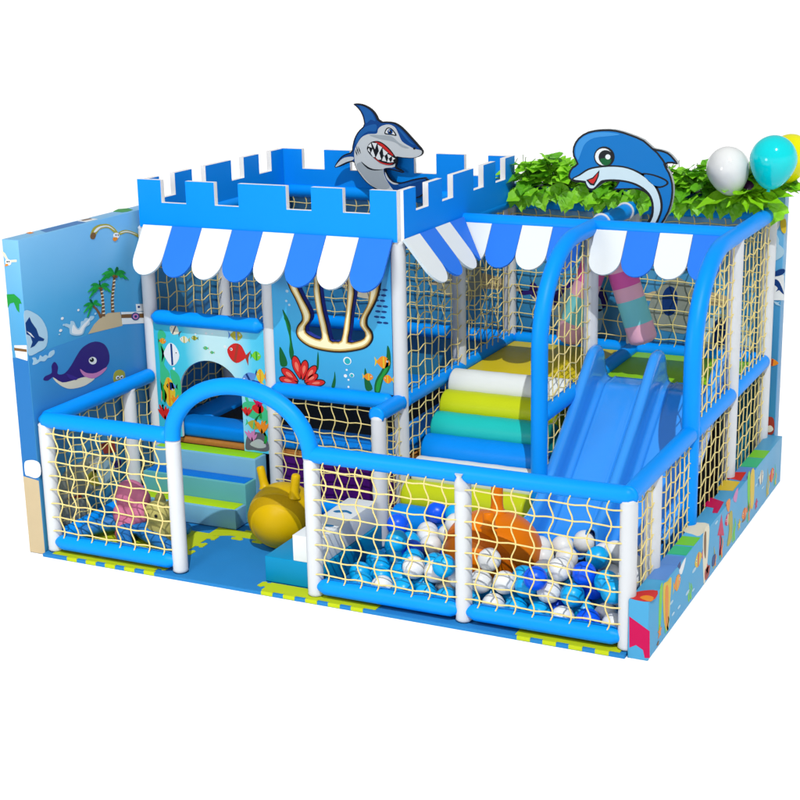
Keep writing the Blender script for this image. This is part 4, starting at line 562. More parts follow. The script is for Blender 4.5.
# skirt panel, plywood edge of the deck
mb = MB(); mb.box(1.18, Y1 + .01, .0, 2.34, Y1 + .045, .50, PURPLE, .006); mb.box(2.345, Y1 + .06, 0, 2.375, Y3, .50, PURPLE, .006); mb.build('skirt_panel', ct, ct)
mb = MB(); mb.box(.06, Y1 + .002, .502, 2.36, Y3 - .03, .545, WOOD, .004); mb.build('deck_board', ct, ct)
# doorway panel
zt = 1.60
arc = [(.60 + .315 * math.cos(t), .98 + .305 * math.sin(t)) for t in [PI * i / 20 for i in range(21)]]
door_out = [(.05, .57), (.285, .57)] + [(.285, .57 + .0)][:0] + [(a, b) for a, b in arc[::-1]] + [(.915, .515), (1.155, .515), (1.155, zt), (.05, zt)]
mb = MB(); mb.plate([door_out], T_y(1.505), 0, .03, REEF, I_WHITE); dp = mb.build('door_panel', ct, ct)
TD = T_y(1.475)
prints(ct, dp, TD, [
 ('seaweed_print', [(cr([(0.092,1.477),(0.14,1.517),(0.178,1.467),(0.134,1.374),(0.188,1.326),(0.138,1.214),(0.194,1.129),(0.146,1.035),(0.119,0.96),(0.089,0.993),(0.096,1.21)],3), I_SEAGREEN, 0), (cr([(0.197,1.165),(0.277,1.137),(0.302,1.05),(0.292,0.905),(0.245,0.827),(0.175,0.856),(0.224,0.97)],3), I_SEAGREEN, 0)]),
 ('seaweed_print', [(cr([(0.922,0.943),(1.013,0.965),(1.109,0.936),(1.166,0.889),(1.17,0.783),(1.083,0.809),(1.005,0.819),(0.928,0.864)],3), I_SEAGREEN, 0)]),
 ('rock_print', [(cr([(0.928,0.578),(0.956,0.662),(1.038,0.698),(1.116,0.68),(1.152,0.622),(1.159,0.551),(1.108,0.531),(1.009,0.533),(0.933,0.528)],3), I_DGREY, 1), (cr([(0.972,0.583),(1.054,0.637),(1.113,0.617),(1.13,0.574),(1.05,0.556)],3), I_GREY, 2)]),
 ('fish_print', fish(*(0.885, 1.377), .19, .17, I_RED, I_COPPER, 1, -.25)),
 ('fish_print', fish(*(0.268, 1.527), .10, .085, I_CREAM, I_DGREY, 1, -.5)), ('fish_print', fish(*(0.365, 1.451), .085, .06, I_CREAM, I_OLIVE, 1)),
 ('fish_print', fish(*(0.468, 1.474), .06, .04, I_OLIVE, I_DGREEN, 1)), ('fish_print', fish(*(0.576, 1.395), .05, .03, I_SEAGREEN, I_OLIVE, 1)), ('fish_print', fish(*(0.638, 1.362), .04, .025, I_SEAGREEN, I_OLIVE, 1)),
 ('fish_print', fish(*(0.89, 1.53), .12, .085, I_OLIVE, I_PERI, -1)), ('fish_print', fish(*(1.077, 1.37), .09, .08, I_LIME, I_GREEN, -1)),
 ('fish_print', fish(*(0.994, 1.17), .16, .09, I_PERI, I_NAVY, 1, .5)), ('fish_print', fish(*(1.109, 1.199), .08, .12, I_YEL, I_ORANGE, 1)),
 ('fish_print', fish(*(0.224, 1.307), .16, .20, I_WHITE, I_NAVY, -1)), ('fish_print', fish(*(0.174, 0.965), .13, .26, I_YEL, I_ORANGE, -1)),
 ('coral_print', [(cr([(0.123,0.723),(0.123,0.778),(0.16,0.8),(0.19,0.776),(0.185,0.712),(0.151,0.68)],3), I_RED, 1)]),
 ('coral_print', [(cr([(1.009,0.908),(1.041,0.943),(1.11,0.945),(1.123,0.893),(1.066,0.864)],3), I_RED, 1)]),
])
# window panel
TW = T_y(1.505)
holes = [cr([(1.456,2.078),(1.556,2.093),(1.65,2.091),(1.647,1.975),(1.66,1.859),(1.684,1.728),(1.709,1.612),(1.693,1.569),(1.622,1.585),(1.567,1.617),(1.566,1.664),(1.605,1.713),(1.617,1.769),(1.588,1.834),(1.542,1.909),(1.501,1.99)], 2),
         cr([(1.717,2.095),(1.824,2.111),(1.944,2.11),(1.959,1.997),(1.943,1.847),(1.919,1.705),(1.889,1.577),(1.837,1.562),(1.789,1.568),(1.764,1.684),(1.732,1.815),(1.712,1.963)], 2),
         cr([(2.031,2.116),(2.114,2.13),(2.17,2.093),(2.159,1.995),(2.143,1.904),(2.105,1.835),(2.067,1.766),(2.065,1.708),(2.107,1.658),(2.099,1.611),(2.029,1.579),(1.955,1.569),(1.973,1.667),(1.997,1.835),(2.023,1.968)], 2)]
outer = cr([(1.394,2.124),(1.476,2.179),(1.828,2.225),(2.171,2.226),(2.254,2.147),(2.245,2.033),(2.216,1.942),(2.169,1.856),(2.127,1.782),(2.124,1.716),(2.165,1.663),(2.167,1.604),(2.115,1.543),(2.023,1.508),(1.875,1.48),(1.727,1.48),(1.596,1.501),(1.508,1.55),(1.478,1.601),(1.494,1.658),(1.535,1.707),(1.539,1.753),(1.516,1.815),(1.478,1.896),(1.429,1.985)], 3)
mb = MB(); mb.plate([[(1.25, 1.155), (2.35, 1.155), (2.35, 2.33), (1.25, 2.33)]] + [offset(h, .001) for h in holes], T_y(1.535), 0, .055, WINP, ink('print_royal_blue', 40, 60, 170)); wp = mb.build('window_panel', ct, ct)
mb = MB(); mb.plate([offset(outer, .012)] + holes, T_y(1.48), .0005, .004, OUTLINE, OUTLINE); fr = mb.build('window_frame', wp, ct)
mb = MB()
mb.plate([outer] + [offset(h, .004) for h in holes], T_y(1.48), .0045, .010, I_GOLDB, OUTLINE)
mb.plate([offset(outer, -.008)] + [offset(h, .0095) for h in holes], T_y(1.48), .0103, .0120, I_GOLD, I_GOLD)
mb.plate([offset(outer, -.020)] + [offset(h, .0195) for h in holes], T_y(1.48), .0123, .0138, ink('print_pale_gold', 248, 238, 196, .92)); mb.build('gold_trim', wp, ct)
rr_ = random.Random(4)
def branch(cx, cz, h, m, lv):
    o = []
    for k in range(5):
        a = PI / 2 + (k - 2) * .34 + rr_.uniform(-.1, .1); L = h * rr_.uniform(.75, 1.1); wv = h * .085
        dx, dz = math.cos(a), math.sin(a)
        o.append((cr([(cx - dz * wv, cz + dx * wv), (cx + dx * L * .6 - dz * wv * 1.3, cz + dz * L * .6 + dx * wv * 1.3), (cx + dx * L, cz + dz * L), (cx + dx * L * .6 + dz * wv * 1.3, cz + dz * L * .6 - dx * wv * 1.3), (cx + dz * wv, cz - dx * wv)], 3), m, lv + k % 2))
    return o
def grass(cx, cz, h, m, lv):
    d = rr_.uniform(-.03, .03)
    return [(cr([(cx - .010, cz), (cx - .014 + d, cz + h * .5), (cx - d, cz + h), (cx + .012 + d, cz + h * .5), (cx + .012, cz)], 3), m, lv)]
for nm, lst in (('coral_print', [(.12, .72, .13, I_RED), (.22, .70, .10, I_PINK), (.24, .86, .09, I_ORANGE), (1.00, .62, .10, I_PINK), (1.10, .70, .13, I_ORANGE), (.96, .84, .09, I_RED), (1.08, .93, .08, I_MAG)]),):
    for (x, z, h, m) in lst: prints(ct, dp, TD, [(nm, branch(x, z, h, m, 4))])
for k in range(16):
    x = rr_.choice([rr_.uniform(.07, .26), rr_.uniform(.94, 1.13)]); z = rr_.uniform(.60, 1.0)
    prints(ct, dp, TD, [('seaweed_print', grass(x, z, rr_.uniform(.08, .2), rr_.choice([I_SEAGREEN, I_GREEN, I_TEAL, I_DGREEN]), 1 + k % 2))])
for k in range(12):
    x = rr_.uniform(.1, 1.1); z = rr_.uniform(1.36, 1.55) if .3 < x < .9 else rr_.uniform(1.0, 1.5)
    prints(ct, dp, TD, [('bubble_print', [(circ(x, z, rr_.uniform(.006, .014), 12), I_WHITE, 0)])])
prints(ct, dp, TD, [('fish_print', fish(1.04, 1.10, .15, .11, ink('print_royal_blue', 40, 60, 170), I_YEL, 1, .6)), ('fish_print', fish(.20, 1.02, .10, .07, I_PERI, I_NAVY, 1)), ('fish_print', fish(1.02, .76, .12, .08, I_OLIVE, I_SEAGREEN, -1, .2)), ('fish_print', fish(.14, 1.42, .07, .05, I_ORANGE, I_YEL, -1))])
TP = T_y(1.48)
pet = []
for i, (tx, ty) in enumerate([(52, 690), (62, 645), (122, 580), (178, 605), (228, 630), (238, 675), (270, 715)]):
    pet.append(('p', tx, ty))
prints(ct, wp, TP, [
 ('seaweed_print', [(cr([(1.345,1.789),(1.389,1.73),(1.418,1.656),(1.418,1.571),(1.429,1.487),(1.438,1.419),(1.412,1.362),(1.393,1.432),(1.405,1.536),(1.383,1.636)],3), I_DGREEN, 0), (cr([(1.353,1.727),(1.391,1.654),(1.402,1.552),(1.412,1.434),(1.409,1.536),(1.391,1.637)],3), I_GREEN, 1), ]),
 ('seaweed_print', [(cr([(1.303,1.467),(1.346,1.411),(1.371,1.345),(1.36,1.306),(1.303,1.312)],3), I_DGREEN, 0)]),
 ('coral_print', [x for tip in [cr([(1.449,1.167),(1.369,1.157),(1.312,1.171),(1.293,1.196),(1.326,1.213),(1.386,1.209),(1.452,1.177)],3),cr([(1.454,1.188),(1.372,1.208),(1.325,1.246),(1.32,1.28),(1.359,1.286),(1.415,1.258),(1.461,1.197)],3),cr([(1.482,1.221),(1.432,1.294),(1.421,1.362),(1.441,1.399),(1.475,1.38),(1.499,1.316),(1.493,1.225)],3),cr([(1.508,1.216),(1.497,1.29),(1.515,1.347),(1.546,1.371),(1.566,1.345),(1.56,1.287),(1.519,1.216)],3),cr([(1.533,1.209),(1.562,1.281),(1.606,1.324),(1.642,1.332),(1.645,1.299),(1.611,1.25),(1.542,1.204)],3),cr([(1.538,1.192),(1.58,1.242),(1.625,1.265),(1.654,1.26),(1.647,1.232),(1.608,1.201),(1.544,1.184)],3),cr([(1.557,1.179),(1.632,1.211),(1.693,1.217),(1.72,1.203),(1.695,1.179),(1.635,1.163),(1.558,1.169)],3)] for x in ((offset(tip, .008), OUTLINE, 1), (tip, I_RED, 2), ([(a * .45 + sum(q[0] for q in tip) / len(tip) * .55, b * .45 + sum(q[1] for q in tip) / len(tip) * .55) for a, b in tip], ink('print_salmon', 230, 120, 100), 3))]),
 ('bubble_print', [(circ(1.937,1.405,0.0371,18,0.0330), I_WHITE, 0), (circ(1.939,1.403,0.0272,18,0.0260), I_TEAL, 1), (circ(1.975,1.287,0.0211,18,0.0180), I_WHITE, 0), (circ(1.975,1.285,0.0150,18,0.0140), I_TEAL, 1), (circ(1.916,1.276,0.0150,18,0.0140), I_WHITE, 0), (circ(1.929,1.328,0.0091,18,0.0080), I_WHITE, 0), (circ(1.943,1.245,0.0091,18,0.0080), I_WHITE, 0), (circ(1.941,1.185,0.0091,18,0.0090), I_WHITE, 0), (circ(1.397,1.947,0.0140,18,0.0120), I_PALE, 0), (circ(1.386,1.864,0.0110,18,0.0100), I_PALE, 0), (circ(1.413,1.833,0.0110,18,0.0100), I_PALE, 0)]),
 ('seaweed_print', [(cr([(2.18,1.167),(2.19,1.26),(2.255,1.367),(2.293,1.462),(2.305,1.566),(2.33,1.512),(2.327,1.382),(2.261,1.276),(2.227,1.165)],3), I_DGREEN, 0), (cr([(2.195,1.176),(2.206,1.253),(2.272,1.36),(2.307,1.463),(2.309,1.38),(2.248,1.274),(2.22,1.174)],3), I_GREEN, 1)]),
 ('seaweed_print', [(cr([(2.104,1.172),(2.088,1.259),(2.098,1.361),(2.125,1.279),(2.163,1.19)],3), I_DGREEN, 0)]),
 ('seaweed_print', [(cr([(1.65,1.336),(1.666,1.46),(1.674,1.389),(1.663,1.303)],3), I_DGREEN, 0)]),
 ('seaweed_print', [(cr([(1.782,1.169),(1.807,1.249),(1.817,1.304),(1.825,1.233),(1.812,1.167)],3), I_DGREEN, 0)]),
 ('fish_print', fish(*(2.267, 1.423), .12, .10, I_ORANGE, I_YEL, -1)), ('fish_print', fish(*(2.129, 1.288), .085, .06, I_ORANGE, I_YEL, -1)), ('fish_print', fish(*(2.303, 1.285), .08, .07, I_ORANGE, I_YEL, 1)),
 ('fish_shoal_print', [(circ(1.259,2.364,0.0030,18,0.0030), I_NAVY, 0)][:0] + [([(a + .026 * math.cos(t), b + .010 * math.sin(t)) for t in [PI * k / 4 for k in range(8)]], I_NAVY, 0) for a, b in [(2.24 + .055 * (k % 2) - .012 * (k // 2 % 3), 2.02 - .045 * (k // 2)) for k in range(14)]]),
])

# trampoline in the tower
tr = thing('trampoline', 'black trampoline bed with blue edge pads inside the tower', 'trampoline', (1.2, 2.7, .566))
mb = MB(); mb.box(.30, Y1 + .28, .60, 2.14, Y3 - .28, .632, BLACK, .004); mb.build('jumping_bed', tr, tr)
for a in ((.06, Y1 + .03, 2.345, Y1 + .34), (.06, Y3 - .36, 2.345, Y3 - .06), (.06, Y1 + .345, .36, Y3 - .365), (2.06, Y1 + .345, 2.345, Y3 - .365)):
    mb = MB(); mb.box(a[0], a[1], .548, a[2], a[3], .672, BLUE_PAD, .035); mb.build('edge_pad', tr, tr)

# ------------------------------------------------------------------ climbing frame on the right
cf = thing('climbing_frame', 'right-hand two-storey frame with blue arches, white posts, nets and raised decks', 'climbing frame', (3.6, 2.71, 0))
for x, y in ((3.6, Y2), (4.8, Y2), (3.6, Y3), (4.8, Y3)): post(cf, x, y, 0, H2 - .01)
def arch_pts(x):
    p = [(x, Y1 - .02, 0.02), (x, Y1 - .02, .6), (x, Y1 - .02, 1.2)]
    p += [(x, Y1 - .02 + .80 * (1 - math.cos(t)) , 1.62 + .775 * math.sin(t)) for t in [PI / 2 * i / 16 for i in range(17)]]
    return p + [(x, Y2, H2 + .002), (x, 3.3, H2 + .002), (x, Y3 + .04, H2 + .002)]
def in_arch(q): 
    if q.y < Y1 + .78 and q.z > 1.62: return ((Y1 + .78 - q.y) / .80) ** 2 + ((q.z - 1.62) / .775) ** 2 < 0.93
    return q.z < H2 - .04
for x in (3.6, 4.8):
    mb = MB(); mb.tube(arch_pts(x), .066, BLUE, 24); mb.build('arch', cf, cf)
    net(cf, (x + .01, Y1 + .04, H1 + .05), (0, 1.1, 0), (0, 0, 1.25), 8, 9, in_arch, ph=0)
    rail(cf, (x, Y1, H1 - .002), (x, Y2, H1 - .002)); rail(cf, (x, Y2, H1 - .002), (x, Y3, H1 - .002))
net(cf, (3.62, Y1 + .05, .12), (0, 1.08, 0), (0, 0, .93), 8, 8, ph=0)
net(cf, (4.82, Y1 + .05, .3), (0, 1.08, 0), (0, 0, .75), 8, 6, ph=0); net(cf, (4.82, Y2 + .05, .3), (0, 1.08, 0), (0, 0, .75), 8, 6, ph=0)
net(cf, (4.82, Y2 + .05, H1 + .05), (0, 1.08, 0), (0, 0, 1.22), 8, 9, ph=0)
for a in (2, 3): net(cf, (X(a) + .05, Y3 - .03, H1 + .05), (1.1, 0, 0), (0, 0, 1.2), 8, 9)
rail(cf, (2.43, Y3, H1), (4.77, Y3, H1)); rail(cf, (2.43, Y3, H2), (4.77, Y3, H2))
rail(cf, (2.43, Y2, H2 + .004), (4.82, Y2, H2 + .004), tip=.02, tr=.8)
mb = MB(); mb.box(2.46, 2.44, 1.03, 3.545, Y3 - .05, 1.085, YELLOW_DECK, .012); mb.build('deck', cf, cf)['label'] = 'yellow padded deck'
mb = MB(); mb.box(3.655, 2.62, 1.03, 4.745, Y3 - .05, 1.085, LIME_DECK, .012); mb.build('deck', cf, cf)['label'] = 'lime green padded deck'
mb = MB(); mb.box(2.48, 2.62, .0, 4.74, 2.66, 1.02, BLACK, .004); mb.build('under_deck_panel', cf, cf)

# ------------------------------------------------------------------ castle battlement
bt = thing('castle_battlement', 'bright blue notched castle battlement with white edges on top of the tower', 'battlement', (1.2, 2.66, 2.41))
def crenel(L):
    c = [(0, .235), (.48, .76), (.99, 1.44), (1.67, 1.955), (2.195, 2.43)]
    k = L / 2.43; o = [(0, 0), (L, 0)]; z = []
    for i in range(4, -1, -1):
        a, b = c[i][0] * k, c[i][1] * k
        o += [(b, .215), (b, .405), (a, .405), (a, .215)] if 0 < i < 4 else ([(b, .405), (a, .405), (a, .215)] if i == 4 else [(b, .215), (b, .405), (a, .405)])
    return o
def batt(T, L):
    mb = MB(); o = crenel(L); mb.plate([o], T, .0, .05, BATT, EDGE)
    mb.build('battlement_panel', bt, bt)
batt(lambda a, b, d: Vector((a, 1.50 - d, 2.412 + b)), 2.43)
batt(lambda a, b, d: Vector((a, 3.88 - d + .05, 2.40 + b)), 2.43)
batt(lambda a, b, d: Vector((2.412 + d, 1.506 + a, 2.412 + b)), 2.36)
batt(lambda a, b, d: Vector((-.02 + d, 1.506 + a, 2.40 + b)), 2.36)

# ------------------------------------------------------------------ awnings
def awning(label, frame, n, wd, first_white, loc, clipf=None, drop=0.0):
    """scalloped flaps hanging outwards from a rail; frame(u, s, d): u along the rail, s down the flap 0..1"""
    root = thing('awning', label, 'awning', loc)
    for i in range(n):
        u0, u1 = i * wd + .002, (i + 1) * wd - .002; c = (u0 + u1) / 2; hw = (u1 - u0) / 2
        pts = [(u0, 0), (u1, 0), (u1, .36), (u1, .62)] + [(c + hw * math.cos(t), .62 + .38 * math.sin(t) ** .95) for t in [PI * k / 16 for k in range(1, 16)]] + [(u0, .62), (u0, .36)]
        if clipf: pts = clipf(pts)
        if len(pts) < 3 or abs(area(pts)) < .01: continue
        mb = MB(); m = AW_W if (i % 2 == 0) == first_white else AW_B
        mb.plate([pts], frame, 0, .020, m, mat('awning_shaded_edge', (0.50, 0.60, 0.66), .5) if m is AW_W else AW_B); mb.build('flap', root, root)  # shade on the white flaps' rims is painted in as a darker grey-blue
        root.children[-1]['label'] = 'white scalloped flap' if m is AW_W else 'blue scalloped flap'
    return root
nF = Vector((0, -.375, .27)).normalized()
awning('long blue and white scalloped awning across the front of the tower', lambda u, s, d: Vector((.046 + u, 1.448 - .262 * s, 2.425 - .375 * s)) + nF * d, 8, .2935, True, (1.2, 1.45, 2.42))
nS = Vector((.375, 0, .28)).normalized()
def mitre_side(p): return clip(p, lambda q: q[0] + .27 * q[1] <= 1.185, lambda a, b: (lambda t: (a[0] + (b[0] - a[0]) * t, a[1] + (b[1] - a[1]) * t))((1.185 - a[0] - .27 * a[1]) / ((b[0] - a[0]) + .27 * (b[1] - a[1]))))
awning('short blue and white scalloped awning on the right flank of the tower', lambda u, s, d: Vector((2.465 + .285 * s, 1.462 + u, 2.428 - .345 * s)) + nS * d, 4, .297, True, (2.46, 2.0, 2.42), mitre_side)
def mitre_deck(p): return clip(p, lambda q: q[0] - .29 * q[1] >= 0.0, lambda a, b: (lambda t: (a[0] + (b[0] - a[0]) * t, a[1] + (b[1] - a[1]) * t))((0 - a[0] + .29 * a[1]) / ((b[0] - a[0]) - .29 * (b[1] - a[1]))))
nD = Vector((0, -.375, .24)).normalized()
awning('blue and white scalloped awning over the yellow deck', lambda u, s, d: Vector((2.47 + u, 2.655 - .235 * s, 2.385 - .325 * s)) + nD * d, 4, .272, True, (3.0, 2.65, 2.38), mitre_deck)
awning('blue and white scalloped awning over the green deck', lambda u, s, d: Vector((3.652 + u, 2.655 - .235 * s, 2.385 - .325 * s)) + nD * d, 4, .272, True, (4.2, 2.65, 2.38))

# ------------------------------------------------------------------ shark cut-out
sh = thing('shark_sign', 'cartoon shark cut-out baring its teeth above the battlement', 'cut-out sign', (1.9, 3.78, 2.45))
S0 = [(0.876,3.26),(0.911,3.267),(0.98,3.259),(1.051,3.229),(1.108,3.182),(1.148,3.101),(1.249,3.105),(1.32,3.094),(1.39,3.049),(1.473,2.969),(1.528,2.914),(1.59,2.852),(1.594,2.82),(1.561,2.788),(1.483,2.77),(1.384,2.772),(1.319,2.78),(1.328,2.729),(1.303,2.683),(1.367,2.659),(1.397,2.626),(1.323,2.644),(1.223,2.663),(1.194,2.649),(1.222,2.596),(1.264,2.552),(1.335,2.536),(1.407,2.552),(1.493,2.581),(1.649,2.605),(1.647,2.471),(1.518,2.388),(1.317,2.366),(1.159,2.425),(1.088,2.47),(1.002,2.52),(0.931,2.595),(0.882,2.672),(0.869,2.723),(0.802,2.704),(0.727,2.669),(0.652,2.649),(0.683,2.707),(0.73,2.76),(0.775,2.788),(0.852,2.81),(0.859,2.868),(0.883,2.947),(0.929,3.012),(0.992,3.062),(0.983,3.129),(0.963,3.179),(0.921,3.229)]
TSh = T_y(3.78)
mb = MB(); mb.plate([smooth(S0, 1)], TSh, 0, .03, OUTLINE); body = mb.build('board', sh, sh)
TSf = T_y(3.75)
prints(sh, sh, TSf, [
 ('shark_body', [(offset(smooth(S0, 1), -.012), I_SHARKB, 0),
   (cr([(0.943,3.243),(1.008,3.231),(1.072,3.188),(1.113,3.106),(1.063,3.118),(1.011,3.085),(0.992,3.167)],3), I_SHARKL, 1),
   (cr([(0.958,3.019),(1.032,3.063),(1.119,3.074),(1.11,3.014),(1.03,3.008),(0.956,2.961),(0.899,2.882),(0.905,2.941)],3), I_SHARKL, 1),
   (cr([(1.333,3.054),(1.389,3.018),(1.458,2.943),(1.514,2.894),(1.458,2.918),(1.402,2.973)],3), I_SHARKL, 1)]),
 ('shark_belly', [(cr([(0.878,2.791),(0.898,2.863),(0.956,2.946),(1.03,2.983),(1.12,2.991),(1.138,3.033),(1.176,3.063),(1.248,3.079),(1.312,3.054),(1.346,2.997),(1.384,2.925),(1.457,2.884),(1.513,2.86),(1.576,2.849),(1.583,2.82),(1.551,2.794),(1.483,2.777),(1.384,2.779),(1.309,2.779),(1.303,2.689),(1.209,2.673),(1.183,2.653),(1.2,2.582),(1.248,2.506),(1.276,2.462),(1.16,2.461),(1.088,2.484),(1.009,2.529),(0.938,2.605),(0.889,2.681)],3), I_SHARKG, 2),
   (cr([(0.956,2.719),(1.021,2.673),(1.093,2.649),(1.18,2.649),(1.192,2.582),(1.248,2.5),(1.175,2.464),(1.088,2.489),(1.017,2.536),(0.946,2.612),(0.897,2.688)],3), I_SHARKD, 3),
   (cr([(1.044,2.974),(1.131,2.979),(1.274,2.97),(1.358,2.909),(1.457,2.867),(1.386,2.871),(1.301,2.92),(1.159,2.941)],3), I_SHARKD, 3),
   (cr([(0.949,2.726),(1.021,2.677),(1.093,2.656),(1.194,2.66),(1.093,2.646),(1.013,2.663)],3), OUTLINE, 4),
   (cr([(0.673,2.662),(0.713,2.715),(0.774,2.755),(0.863,2.765),(0.862,2.736),(0.787,2.713)],3), I_SHARKG, 2)]),
 ('shark_mouth', [(cr([(1.016,2.854),(1.054,2.905),(1.115,2.923),(1.175,2.91),(1.246,2.861),(1.301,2.798),(1.329,2.754),(1.299,2.712),(1.239,2.7),(1.15,2.72),(1.079,2.769),(1.036,2.809)],3), OUTLINE, 5),
   (cr([(1.1,2.917),(1.172,2.901),(1.24,2.851),(1.291,2.797),(1.27,2.796),(1.199,2.85),(1.129,2.902)],3), I_RED, 6), (cr([(1.085,2.772),(1.153,2.73),(1.239,2.713),(1.289,2.722),(1.239,2.702),(1.15,2.72)],3), I_RED, 6)] +
   [(p, I_WHITE, 7) for p in ([(1.029,2.871),(1.059,2.9),(1.07,2.857)], [(1.071,2.905),(1.126,2.902),(1.101,2.845)], [(1.131,2.889),(1.178,2.865),(1.146,2.813)], [(1.182,2.855),(1.236,2.815),(1.192,2.778)], [(1.23,2.805),(1.275,2.786),(1.24,2.759)], [(1.278,2.781),(1.312,2.764),(1.283,2.748)],
     [(1.056,2.805),(1.077,2.847),(1.103,2.773),(1.082,2.769)], [(1.108,2.765),(1.141,2.828),(1.165,2.751),(1.132,2.748)], [(1.171,2.741),(1.195,2.796),(1.219,2.733)], [(1.225,2.728),(1.24,2.767),(1.262,2.726)], [(1.265,2.727),(1.28,2.755),(1.297,2.733)], [(1.025,2.835),(1.038,2.856),(1.054,2.81)])]),
 ('shark_eye', [(cr([(1.206,2.991),(1.215,3.03),(1.24,3.051),(1.276,3.044),(1.311,3.012),(1.328,2.977),(1.274,2.983)],3), OUTLINE, 4), (cr([(1.217,2.999),(1.227,3.025),(1.244,3.041),(1.276,3.034),(1.303,3.004),(1.312,2.986),(1.275,2.993)],3), I_WHITE, 5), (circ(1.264,3.013,0.0270,18,0.0240), I_SHARKB, 6), (circ(1.264,3.01,0.0150,18,0.0140), OUTLINE, 7), (circ(1.255,3.02,0.0061,18,0.0060), I_WHITE, 8)]),
 ('shark_gills', [([(0.903,2.87),(0.92,2.831),(0.931,2.79),(0.911,2.826)], OUTLINE, 5), ([(0.924,2.865),(0.941,2.832),(0.949,2.799),(0.932,2.829)], OUTLINE, 5), ([(0.894,2.836),(0.908,2.805),(0.91,2.779),(0.896,2.805)], OUTLINE, 5), (circ(1.51,2.865,0.0120,18,0.0100), OUTLINE, 5)]),
 ('shark_tail', [(cr([(1.201,2.634),(1.229,2.583),(1.271,2.544),(1.338,2.527),(1.292,2.521),(1.246,2.543),(1.21,2.583)],3), I_SHARKG, 2), (cr([(1.335,2.516),(1.436,2.54),(1.635,2.591),(1.493,2.542),(1.378,2.501)],3), I_SHARKL, 2)]),
], 0.0002)

# ------------------------------------------------------------------ dolphin cut-out
do = thing('dolphin_sign', 'smiling blue cartoon dolphin cut-out leaping over the right deck', 'cut-out sign', (4.0, 2.95, 2.3))
D0 = cr([(3.393,2.89),(3.361,2.951),(3.36,3.026),(3.403,3.101),(3.489,3.156),(3.609,3.177),(3.729,3.175),(3.848,3.145),(3.967,3.1),(4.044,3.038),(4.102,3.027),(4.169,3.007),(4.22,2.963),(4.255,2.913),(4.205,2.918),(4.152,2.906),(4.187,2.846),(4.218,2.753),(4.219,2.64),(4.191,2.524),(4.127,2.406),(4.053,2.286),(3.917,2.278),(3.983,2.395),(4.032,2.475),(4.044,2.55),(4.025,2.631),(3.976,2.678),(3.891,2.699),(3.806,2.694),(3.724,2.684),(3.72,2.7),(3.75,2.748),(3.676,2.755),(3.608,2.726),(3.544,2.676),(3.495,2.681),(3.468,2.73),(3.389,2.733),(3.328,2.759),(3.324,2.809),(3.353,2.86)], 2)
TDo = T_y(2.95)
mb = MB(); mb.plate([D0], TDo, 0, .045, OUTLINE, I_GREY); mb.build('board', do, do)
TDf = T_y(2.905)
prints(do, do, TDf, [
 ('dolphin_body', [(offset(D0, -.016), I_DOLB, 0), (cr([(3.405,2.92),(3.383,2.977),(3.395,3.051),(3.446,3.11),(3.541,3.147),(3.661,3.154),(3.763,3.14),(3.679,3.125),(3.541,3.105),(3.464,3.053),(3.43,2.978)],3), I_DOLL, 1)]),
 ('dolphin_fin_line', [([(4.035,3.041),(4.086,3.004),(4.138,2.944),(4.173,2.881),(4.159,2.881),(4.125,2.934),(4.076,2.994),(4.029,3.031)], OUTLINE, 1)]),
 ('dolphin_fin', [(cr([(3.948,2.827),(4.057,2.825),(4.162,2.787),(4.178,2.749),(4.11,2.716),(4.029,2.733)],3), OUTLINE, 1), (cr([(3.973,2.817),(4.057,2.812),(4.15,2.777),(4.161,2.753),(4.11,2.731),(4.042,2.746)],3), I_DOLB, 2)]),
 ('dolphin_belly', [(cr([(3.354,2.76),(3.415,2.801),(3.496,2.854),(3.593,2.877),(3.717,2.888),(3.836,2.877),(3.965,2.828),(4.059,2.76),(4.111,2.684),(4.137,2.587),(4.126,2.496),(4.071,2.383),(3.997,2.379),(4.042,2.484),(4.043,2.583),(4.007,2.66),(3.933,2.716),(3.839,2.748),(3.719,2.756),(3.63,2.75),(3.595,2.722),(3.551,2.677),(3.495,2.681),(3.459,2.736)],3), OUTLINE, 1),
    (cr([(3.368,2.759),(3.424,2.791),(3.502,2.841),(3.597,2.864),(3.717,2.875),(3.837,2.863),(3.953,2.815),(4.042,2.75),(4.091,2.68),(4.117,2.586),(4.109,2.504),(4.058,2.394),(4.017,2.392),(4.059,2.481),(4.061,2.587),(4.024,2.67),(3.941,2.732),(3.839,2.764),(3.719,2.773),(3.619,2.762),(3.585,2.735),(3.544,2.693),(3.504,2.696),(3.479,2.734),(3.47,2.75)],3), I_DOLW, 2)]),
 ('dolphin_mouth', [([(3.594,2.844),(3.589,2.794),(3.571,2.751),(3.549,2.713),(3.516,2.718),(3.48,2.757),(3.536,2.782)], OUTLINE, 3), ([(3.582,2.822),(3.577,2.789),(3.559,2.755),(3.542,2.729),(3.521,2.735),(3.498,2.758),(3.541,2.771)], I_RED, 4)]),
 ('dolphin_eye', [(circ(3.633,2.954,0.0891,18,0.0850), OUTLINE, 3), (circ(3.628,2.954,0.0740,18,0.0700), I_WHITE, 4), (circ(3.647,2.951,0.0620,18,0.0590), OUTLINE, 5), (cr([(3.599,2.933),(3.647,2.944),(3.695,2.933),(3.682,2.9),(3.648,2.885),(3.614,2.897)],3), I_DGREEN, 6), (circ(3.666,2.955,0.0220,18,0.0210), I_WHITE, 7)]),
 ('dolphin_flipper', [([(3.737,2.698),(3.764,2.742),(3.839,2.728),(3.918,2.709),(3.84,2.705)], I_DOLB, 1)]),
], 0.0002)

